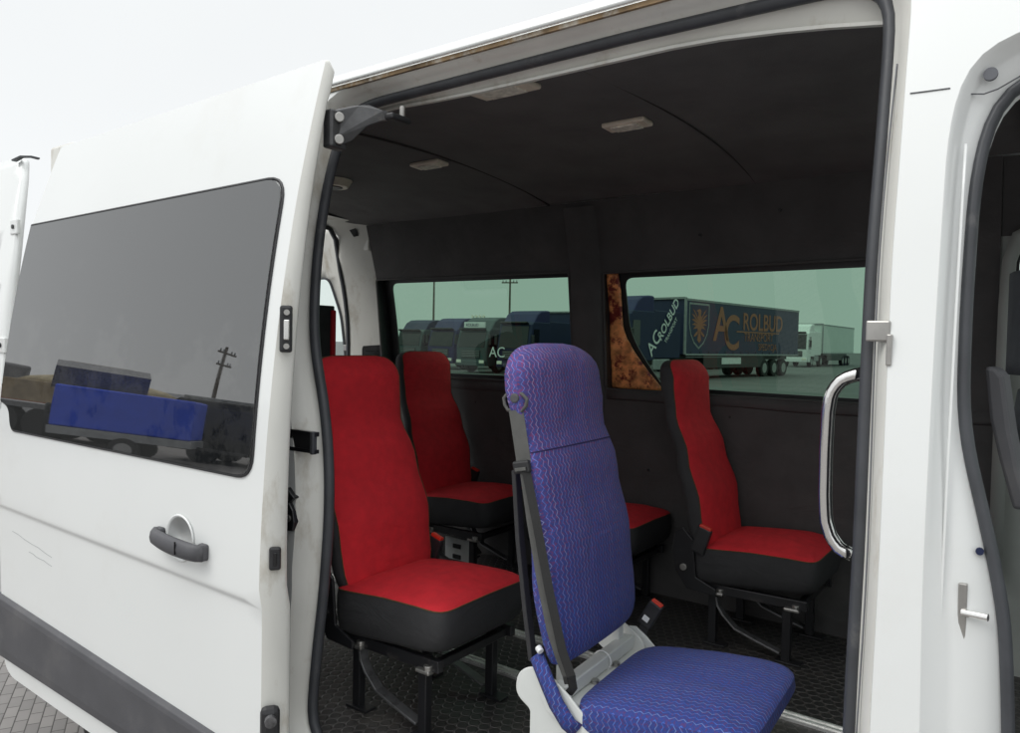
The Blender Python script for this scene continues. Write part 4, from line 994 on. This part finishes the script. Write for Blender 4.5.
def truck_wheel(parent, x, y, r=.50, w=.32, sgn=1):
    t = MB(); prof_ = [(.30, 0), (.42, -.01), (.48, .0), (.50, .04), (.50, w-.04), (.48, w), (.30, w)]
    t.loft([[Vector((x-sgn*q[1], y+q[0]*r/.5*cos(2*pi*k/24), r+q[0]*r/.5*sin(2*pi*k/24))) for k in range(24)] for q in prof_], caps=True)
    wh = t.build('wheel', 'tyre', parent, smooth=False)
    t = MB(); t.cyl((x+sgn*.005, y, r), (x-sgn*.06, y, r), .29*r/.5, 20, .16*r/.5); t.build('rim', 'rim', wh)
def make_truck(name, loc_, paint, label, H=3.8, group='lorries parked on the far side of the yard', lamps=False, sign=None, deflector='navy2', rz=0.):
    """local: front face at y=0 looking to -Y, cab centre x=0, width 2.5"""
    t = empty(name, loc_, rz, label, 'truck', group); w = 1.22; hz = H-.75
    # cab as a loft of side profile
    side = [(0.10, .45), (0.0, .75), (-.02, 1.55), (.06, 1.95), (.28, hz-.15), (.45, hz+.02), (2.2, hz+.02), (2.25, hz-.1), (2.25, 1.0), (1.9, .95), (.95, .95), (.85, .45)]
    MB().loft([[Vector((x, y+(.06 if abs(x) > 1.15 else 0), z)) for y, z in side] for x in (-w, -1.10, 1.10, w)]).build('cab', paint, t, bevel=.05)
    MB().loft([[Vector((x*s_, y, z)) for x in (-1.06, 1.06)] for y, z, s_ in ((-.035, 1.62, 1), (.035, 1.97, .99), (.235, hz-.25, .95))], caps=False, wrap=False).build('windscreen', 'darkglass', t, solid=.02)
    MB().box((0, .12, hz-.06), (2.0, .30, .10), Matrix.Rotation(radians(-20), 3, 'X')).build('sun_visor', 'black_gloss', t, bevel=.02)
    gr = MB().box((0, -.03, 1.20), (1.5, .05, .50)).build('grille', 'black', t, bevel=.03)
    for k in range(4): MB().box((0, -.06, 1.04+k*.11), (1.4, .03, .03)).build('grille_bar', 'grey_metal', gr)
    MB().box((0, -.04, .62), (2.36, .12, .34)).build('bumper', paint, t, bevel=.05)
    for sx in (-1, 1):
        MB().box((sx*.92, -.10, .72), (.38, .06, .20)).build('headlight', 'lens', t, bevel=.04)
        mr = MB().box((sx*1.38, .14, 2.10), (.20, .10, .62)).build('mirror', 'black', t, bevel=.03)
        MB().bar((sx*1.2, .18, 2.42), (sx*1.40, .14, 2.38), .04, .04).build('mirror_arm', 'black', mr)
        sg = [(sx*(w+.004), .32, 1.62), (sx*(w+.004), 1.02, 1.62), (sx*(w+.004), 1.02, hz-.42), (sx*(w+.004), .46, hz-.42)]
        MB().prism(sg, (sx*.012, 0, 0)).build('side_window', 'darkglass', t)
        MB().box((sx*(w+.01), .67, 1.30), (.02, .16, .05)).build('door_handle', 'black', t)
        MB().box((sx*1.19, 2.9, .78), (.08, 1.5, .50)).build('side_tank', 'grey_metal', t, bevel=.05)
        truck_wheel(t, sx*1.22, 1.35, sgn=sx); truck_wheel(t, sx*1.22, 4.6, sgn=sx)
    for sx in (-1, 1): MB().box((sx*1.17, 3.42, (hz+.95)/2+.1), (.06, 2.3, hz-1.0)).build('side_fairing', paint, t, bevel=.03)
    df = [(.55, hz), (.95, H-.25), (1.35, H-.05), (1.9, H), (2.25, H), (2.25, hz)]
    MB().loft([[Vector((x, y, z-(0 if abs(x) < 1.1 else .04))) for y, z in df] for x in (-1.16, -1.05, 1.05, 1.16)]).build('roof_deflector', deflector, t, bevel=.05)
    if lamps:
        for k in range(4):
            MB().cyl((-.45+k*.3, .62, H+.02), (-.45+k*.3, .70, H+.02), .09, 14).build('roof_lamp', 'lens', t)
    if sign:
        sb = MB().box((0, .34, hz+.22), (1.7, .10, .36)).build('name_board', 'white_print', t, bevel=.02)
        text(sign, .26, (-.68, .28, hz+.13), (radians(90), 0, 0), 'navy', sb, ext=.003)
    MB().box((0, 3.7, .85), (1.0, 5.2, .22)).build('chassis', 'black', t)
    return t
def make_trailer(name, y0, L_, m, parent, H=4.0):
    w = 1.25
    b = MB().box((0, y0+L_/2, (H+1.25)/2), (2*w, L_, H-1.25)).build('trailer_box', m, parent, bevel=.02)
    for sx in (-1, 1): MB().box((sx*1.22, y0-.03, (H+1.25)/2+.02), (.12, .12, H-1.2)).build('corner_post', 'grey_metal', parent, bevel=.03)
    MB().box((0, y0-.03, H+.01), (2.4, .12, .10)).build('front_rail', 'grey_metal', parent)
    MB().box((w+.008, y0+L_/2, H-.06), (.03, L_, .10)).build('top_rail', 'grey_metal', parent)
    MB().box((w+.008, y0+L_/2, 1.25), (.03, L_, .09)).build('bottom_rail', 'grey_metal', parent)
    MB().box((0, y0+L_/2, 1.08), (1.2, L_-.3, .22)).build('trailer_chassis', 'black', parent)
    for k in range(3):
        for sx in (-1, 1): truck_wheel(parent, sx*1.22, y0+L_-4.6+k*1.3, sgn=sx)
    for sx in (-1, 1):
        MB().box((sx*1.16, y0+5.4, .88), (.08, 7.0, .66)).build('side_guard', 'black', parent, bevel=.02)
        MB().box((sx*1.22, y0+3.0, 1.12), (.03, 5.8, .03)).build('strap_rail', 'grey_metal', parent)
    for k in range(int(L_/.9)): MB().box((w+.012, y0+.5+k*.9, 1.30), (.012, .05, .22)).build('curtain_strap', 'black', parent)
    return b
# lorry with the lettered trailer
dirv = Vector((-13.04+14.70, 48.4-34.45, 0)); th = math.atan2(dirv.y, dirv.x)-pi/2
T1 = make_truck('articulated_lorry', (0, 0, 0), 'navy', 'blue articulated lorry with the crest and orange lettering on its side, behind the right window', H=3.95, rz=th)
T1.location = Vector((-14.70, 34.45, 0))-Vector((cos(th)*1.25-sin(th)*5.0*1.0, sin(th)*1.25+cos(th)*5.0, 0))
make_trailer('trailer', 5.0, 13.6, 'tarp_navy', T1)
tx = 1.25+.012
def side_text(s_, size, y, z, m='orange', bold=0., rx=0., parent=T1, x=None):
    return text(s_, size, (tx if x is None else x, y, z), Matrix(((0, 0, 1), (cos(rx), -sin(rx), 0), (sin(rx), cos(rx), 0))).to_euler(), m, parent, bold=bold)
# crest
cy_, cz_ = 6.25, 2.75
sh = [(-.62, .95), (.62, .95), (.62, 0), (.52, -.45), (.30, -.85), (0, -1.10), (-.30, -.85), (-.52, -.45), (-.62, 0)]
ce = MB().prism([(tx-.006, cy_+a*1.62, cz_+b*1.12) for a, b in sh], (.008, 0, 0)).build('crest_edge', 'grey_metal', T1)
MB().prism([(tx+.004, cy_+a*1.48, cz_+b*1.02) for a, b in sh], (.008, 0, 0)).build('crest_field', 'tarp_navy', ce)
ea = MB(); E3 = lambda pts: ea.prism([(tx+.014, cy_+a*1.6, cz_+b) for a, b in pts], (.006, 0, 0))
E3([(-.10, .45), (.10, .45), (.16, .05), (.10, -.35), (0, -.45), (-.10, -.35), (-.16, .05)])
E3([(-.08, .45), (.06, .45), (.10, .66), (.02, .78), (-.10, .74), (-.22, .66), (-.09, .62)])
for s_ in (-1, 1):
    for (a, b, c, d) in ((.12, .30, .44, .78), (.14, .18, .50, .52), (.14, .08, .50, .24), (.14, -.04, .46, -.02), (.12, -.14, .38, -.24)):
        E3([(s_*a, b+.06), (s_*(a+c)/2, (b+d)/2+.10), (s_*c, d), (s_*(a+c)/2, (b+d)/2-.02), (s_*a, b-.05)])
    E3([(s_*.05, -.30), (s_*.13, -.34), (s_*.30, -.50), (s_*.34, -.62), (s_*.22, -.58), (s_*.10, -.48)])
E3([(-.05, -.40), (.05, -.40), (.12, -.78), (0, -.92), (-.12, -.78)])
ea.build('crest_eagle', 'orange', ce)
lg_ = empty('side_logo'); lg_.parent = T1
side_text('A', 2.5, 7.75, 2.0, bold=.035, parent=lg_); side_text('C', 2.6, 8.85, 1.55, bold=.035, parent=lg_)
side_text('ROLBUD', 1.32, 11.0, 2.62, bold=.02)
side_text('TRANSPORT', .66, 11.2, 2.0)
side_text('SPEDYCJA', .55, 13.0, 1.50)
MB().box((tx+.004, 13.0, 2.50), (.008, 5.4, .07)).build('underline', 'orange', T1)
side_text('ROLBUD', .62, 2.75, 1.85, 'white_print', rx=radians(50), x=1.245, bold=.008)
side_text('TRANSPORT', .27, 3.2, 1.75, 'white_print', rx=radians(50), x=1.245)
side_text('AC', .90, 2.0, 1.12, 'white_print', rx=radians(50), x=1.245, bold=.006)
MB().box((1.215, 9.9, .92), (.02, 2.2, .34)).build('number_board', 'white_print', T1, bevel=.02)

T2 = make_truck('lorry', (-22.6, 31, 0), 'navy', 'dark blue lorry with tall roof deflector, largest seen in the left window', H=3.95)
make_trailer('trailer', 5.0, 13.0, 'tarp_navy', T2)
text('AC', .9, (-1.72, -.13+.03, 1.05), (radians(90), 0, 0), 'white_print', T2)
T3 = make_truck('lorry', (-25.35, 31, 0), 'teal_grey', 'dark lorry with white name board and row of lamps on its roof', H=3.55, lamps=True, sign='ROLBUD', deflector='teal_grey')
T4 = make_truck('lorry', (-29.3, 33, 0), 'navy2', 'bright blue lorry at the left end of the row behind the left window', H=3.6)
make_trailer('trailer', 5.0, 13.0, 'tarp_navy', T4, H=3.7)
T7 = make_truck('lorry', (-32.3, 33.4, 0), 'teal_grey', 'grey lorry farthest left in the left window, beside the window edge', H=3.5, deflector='navy')
for t_ in (T2, T3, T4, T7): t_.scale = (.85, .85, .85)
T5 = make_truck('articulated_lorry', (-19.2, 69, 0), 'white_print', 'white lorry with pale box trailer farthest away, beyond the lettered trailer', H=3.9, deflector='white_print')
make_trailer('trailer', 5.0, 13.0, 'tarp_white', T5)

def pole(x, y, h, label, arms=True, rz=.4):
    o = empty('utility_pole', (x, y, 0), rz, label, 'pole', 'utility poles')
    MB().cyl((0, 0, 0), (0, 0, h), .14, 12, .08).build('post', 'wood', o)
    if arms:
        for k, z in enumerate((h-.5, h-1.4)):
            a = MB().box((0, -.12, z), (2.2-.5*k, .10, .12)).build('crossarm', 'wood', o)
            for q in (-.9, -.5, .5, .9): MB().cyl((q*(1-.2*k), -.12, z+.06), (q*(1-.2*k), -.12, z+.26), .05, 8, .03).build('insulator', 'rubber_grey', a)
    return o
r_ = ray(510, 290); pole(r_[0]/r_[1]*62, 62, 9.2, 'wooden utility pole with a crossarm rising behind the row of lorries')
r_ = ray(434, 290); pole(r_[0]/r_[1]*62, 62, 11.5, 'plain thin pole rising behind the bright blue lorry', arms=False)

T6 = make_truck('lorry', (-21.8, 40.0, 0), 'navy', 'dark lorry at the right end of the row, mostly behind the purple seat head', H=3.9)
make_trailer('trailer', 5.0, 13.0, 'tarp_navy', T6)
# ------------------------------------------------------------------ yard behind the camera (seen in the dark door glass)
bt = empty('box_trailer', (-15.0, -5.55, 0), math.atan2(-1.7, 1.5), 'small trailer under a bright blue tarpaulin, mirrored in the sliding door glass', 'trailer')
MB().box((0, 0, 1.24), (2.55, 1.35, 1.06)).build('tarpaulin', 'tarp_blue', bt, bevel=.04)
MB().box((0, 0, .60), (2.6, 1.4, .20)).build('side_boards', 'grey_metal', bt, bevel=.01)
for s_ in (-1, 1):
    t = MB(); t.cyl((.1, s_*.80, .29), (.1, s_*.62, .29), .29, 20); w_ = t.build('wheel', 'tyre', bt)
    MB().cyl((.1, s_*.805, .29), (.1, s_*.79, .29), .17, 16).build('rim', 'rim', w_)
MB().bar((1.3, 0, .50), (2.3, 0, .45), .08, .08).build('drawbar', 'black', bt)
dv = empty('parked_van', (-14.6, -8.9, 0), math.atan2(-1.7, 1.5)+.2, 'dark parked van mirrored at the right end of the sliding door glass', 'van')
sd = [(-2.3, .35), (-2.38, 1.0), (-2.25, 1.80), (-2.1, 1.92), (.7, 1.92), (1.5, 1.15), (2.3, .98), (2.4, .35)]
MB().loft([[Vector((x, y, z)) for x, z in sd] for y in (-.92, -.86, .86, .92)]).build('body', 'black_gloss', dv, bevel=.06)
for s_ in (-1, 1):
    MB().box((-.3, s_*.925, 1.46), (2.4, .02, .50)).build('side_window', 'darkglass', dv, bevel=.01)
    for x in (-1.45, 1.45): MB().cyl((x, s_*.94, .33), (x, s_*.72, .33), .33, 22).build('wheel', 'tyre', dv)
MB().box((-2.33, 0, 1.45), (.03, 1.4, .50), Matrix.Rotation(radians(9), 3, 'Y')).build('rear_window', 'grey_metal', dv)
MB().box((-2.41, 0, .85), (.02, .52, .12)).build('number_plate', 'white_print', dv)
MB().box((.5, -.97, 1.10), (.16, .10, .12)).build('mirror', 'black', dv, bevel=.02)
ft = empty('flatbed_truck', (-21.5, -5.6, 0), math.atan2(-1, 2.2)+pi, 'flatbed car transporter mirrored at the left end of the sliding door glass', 'truck')
MB().box((0, 0, 1.05), (7.0, 2.3, .16)).build('load_bed', 'gunmetal', ft)
MB().box((3.0, 0, 1.75), (.3, 2.2, 1.3)).build('headboard', 'black', ft, bevel=.02)
MB().box((0, 1.17, 1.12), (7.0, .04, .08)).build('orange_rail', 'orange', ft)
MB().box((4.3, 0, 1.6), (1.9, 2.2, 2.0)).build('cab', 'grey_metal', ft, bevel=.15)
for x in (-2.2, -1.1, 3.9):
    for s_ in (-1, 1): MB().cyl((x, s_*1.12, .5), (x, s_*.8, .5), .5, 22).build('wheel', 'tyre', ft)
wl = empty('wheel_loader', (-19.0, -6.6, 0), .4, 'dark wheel loader mirrored above the left end of the blue trailer', 'loader')
MB().box((0, 0, 1.05), (2.6, 1.5, .7)).build('engine_body', 'gunmetal', wl, bevel=.06)
MB().box((.2, 0, 1.95), (1.1, 1.2, 1.1)).build('cab', 'black', wl, bevel=.05)
MB().box((.2, 0, 2.56), (1.3, 1.35, .08)).build('cab_roof', 'sand', wl)
for s_ in (-1, 1):
    MB().bar((1.0, s_*.5, 1.3), (2.4, s_*.5, 2.0), .14, .14).build('lift_arm', 'sand', wl)
    for q in (-.8, .9): MB().cyl((q, s_*.95, .6), (q, s_*.6, .6), .6, 20).build('wheel', 'tyre', wl)
MB().prism([(2.3, -.9, 1.7), (2.9, -.9, 1.75), (3.0, -.9, 2.3), (2.4, -.9, 2.5)], (0, 1.8, 0)).build('bucket', 'gunmetal', wl)
cr = empty('container', (-25.5, -15.8, 0), -.9, 'grey steel container mirrored above the right end of the blue trailer', 'container')
MB().box((0, 0, 1.2), (5.0, 2.4, 2.4)).build('steel_box', 'grey_metal', cr, bevel=.02)
for k in range(12): MB().box((-2.3+k*.42, 1.22, 1.2), (.14, .05, 2.2)).build('corrugation', 'gunmetal', cr)
ld = empty('tipper_truck', (-27.6, -10.7, 0), math.atan2(-1, 1.5), 'tipper truck heaped with sand coloured load, mirrored above the blue trailer', 'truck')
MB().box((0, 0, 1.55), (6.5, 2.4, 1.0)).build('tipper_body', 'tipper', ld, bevel=.03)
q = MB(); q.loft([[Vector((3.1*s_*cos(a), 1.15*s_*sin(a), z)) for a in [2*pi*k/24 for k in range(24)]] for s_, z in ((1, 2.0), (.8, 2.3), (.5, 2.5), (.15, 2.62))]); q.build('sand_load', 'sand', ld, smooth=True)
MB().box((-4.3, 0, 1.7), (1.9, 2.3, 2.2)).build('cab', 'gunmetal', ld, bevel=.12)
for x in (-3.9, 1.2, 2.4):
    for s_ in (-1, 1): MB().cyl((x, s_*1.15, .5), (x, s_*.8, .5), .5, 20).build('wheel', 'tyre', ld)
pole(-14.0-.846*26, -6.85-.527*26, 6.7, 'utility pole with crossarms mirrored in the door glass', rz=1.0)
for i, (x, y, w, d, h) in enumerate(((-90, -56, 30, 12, 3.6), (-110, -24, 26, 12, 3.2), (-60, -76, 24, 12, 3.0))):
    b = empty('warehouse', (x, y, 0), math.atan2(-1, 1.6), ('long low grey warehouse behind the yard', 'low warehouse far left behind the yard', 'low warehouse far right behind the yard')[i], 'building')
    MB().box((0, 0, h/2), (w, d, h)).build('wall', 'wall_pale', b)
    MB().prism([(-w/2-.3, -d/2-.3, h), (-w/2-.3, d/2+.3, h), (-w/2-.3, 0, h+1.2)], (w+.6, 0, 0)).build('roof', 'gunmetal', b)
    for k in range(4): MB().box((-w/2+3+k*w/4.5, d/2+.03, 1.6), (3, .06, 3.2)).build('gate', 'black', b)

# ------------------------------------------------------------------ camera, light, world
cam = bpy.data.cameras.new('camera'); co = bpy.data.objects.new('camera', cam); COL.objects.link(co); S.camera = co
cam.sensor_width = 36; cam.lens = FL/1020*36; cam.clip_start = .02; cam.clip_end = 2000
Rw = Vector((XC[0], YC[0], ZC[0])); Uw = Vector((XC[1], YC[1], ZC[1])); Fw = Vector((XC[2], YC[2], ZC[2]))
m4 = Matrix((Rw, Uw, -Fw)).transposed().to_4x4(); m4.translation = (0, 0, EYE); co.matrix_world = m4

SUN_EL, SUN_AZ = radians(48), radians(215)      # azimuth measured from +Y clockwise
sd_ = Vector((sin(SUN_AZ)*cos(SUN_EL), cos(SUN_AZ)*cos(SUN_EL), sin(SUN_EL)))
sl = bpy.data.lights.new('sun', 'SUN'); sl.energy = 1.0; sl.angle = radians(25); sl.color = (1, .97, .93)
so = bpy.data.objects.new('sun', sl); COL.objects.link(so); so.rotation_euler = sd_.to_track_quat('Z', 'Y').to_euler(); so.location = (0, -5, 10)
w = bpy.data.worlds.new('World'); S.world = w; w.use_nodes = True
nt = w.node_tree; N = nt.nodes; L = nt.links; bg = N['Background']; bg.inputs[1].default_value = .10
sky = N.new('ShaderNodeTexSky'); sky.sky_type = 'NISHITA'; sky.sun_disc = False; sky.sun_elevation = SUN_EL; sky.sun_rotation = SUN_AZ
hs = N.new('ShaderNodeHueSaturation'); hs.inputs['Saturation'].default_value = .25; L.new(sky.outputs[0], hs.inputs['Color'])
tc = N.new('ShaderNodeTexCoord'); sp = N.new('ShaderNodeSeparateXYZ'); L.new(tc.outputs['Generated'], sp.inputs[0])
mr = N.new('ShaderNodeMapRange'); mr.inputs[1].default_value = .45; mr.inputs[2].default_value = 1; mr.inputs[3].default_value = 10.0; mr.inputs[4].default_value = 27
L.new(sp.outputs[2], mr.inputs[0])
nz = N.new('ShaderNodeTexNoise'); nz.inputs['Scale'].default_value = 2.2; nz.inputs['Detail'].default_value = 5; L.new(tc.outputs['Generated'], nz.inputs['Vector'])
nr = N.new('ShaderNodeMapRange'); nr.inputs[3].default_value = .94; nr.inputs[4].default_value = 1.05; L.new(nz.outputs[0], nr.inputs[0])
mu = N.new('ShaderNodeMath'); mu.operation = 'MULTIPLY'; L.new(mr.outputs[0], mu.inputs[0]); L.new(nr.outputs[0], mu.inputs[1])
cl_ = N.new('ShaderNodeVectorMath'); cl_.operation = 'SCALE'; cl_.inputs[0].default_value = (.965, .99, 1.0); L.new(mu.outputs[0], cl_.inputs['Scale'])
mx = N.new('ShaderNodeMix'); mx.data_type = 'RGBA'; mx.inputs[0].default_value = .92; L.new(hs.outputs[0], mx.inputs[6]); L.new(cl_.outputs[0], mx.inputs[7])
L.new(mx.outputs[2], bg.inputs[0])
S.render.engine = 'CYCLES'
S.view_settings.view_transform = 'Standard'; S.view_settings.look = 'None'; S.view_settings.exposure = 0
S.cycles.max_bounces = 8; S.cycles.transparent_max_bounces = 12
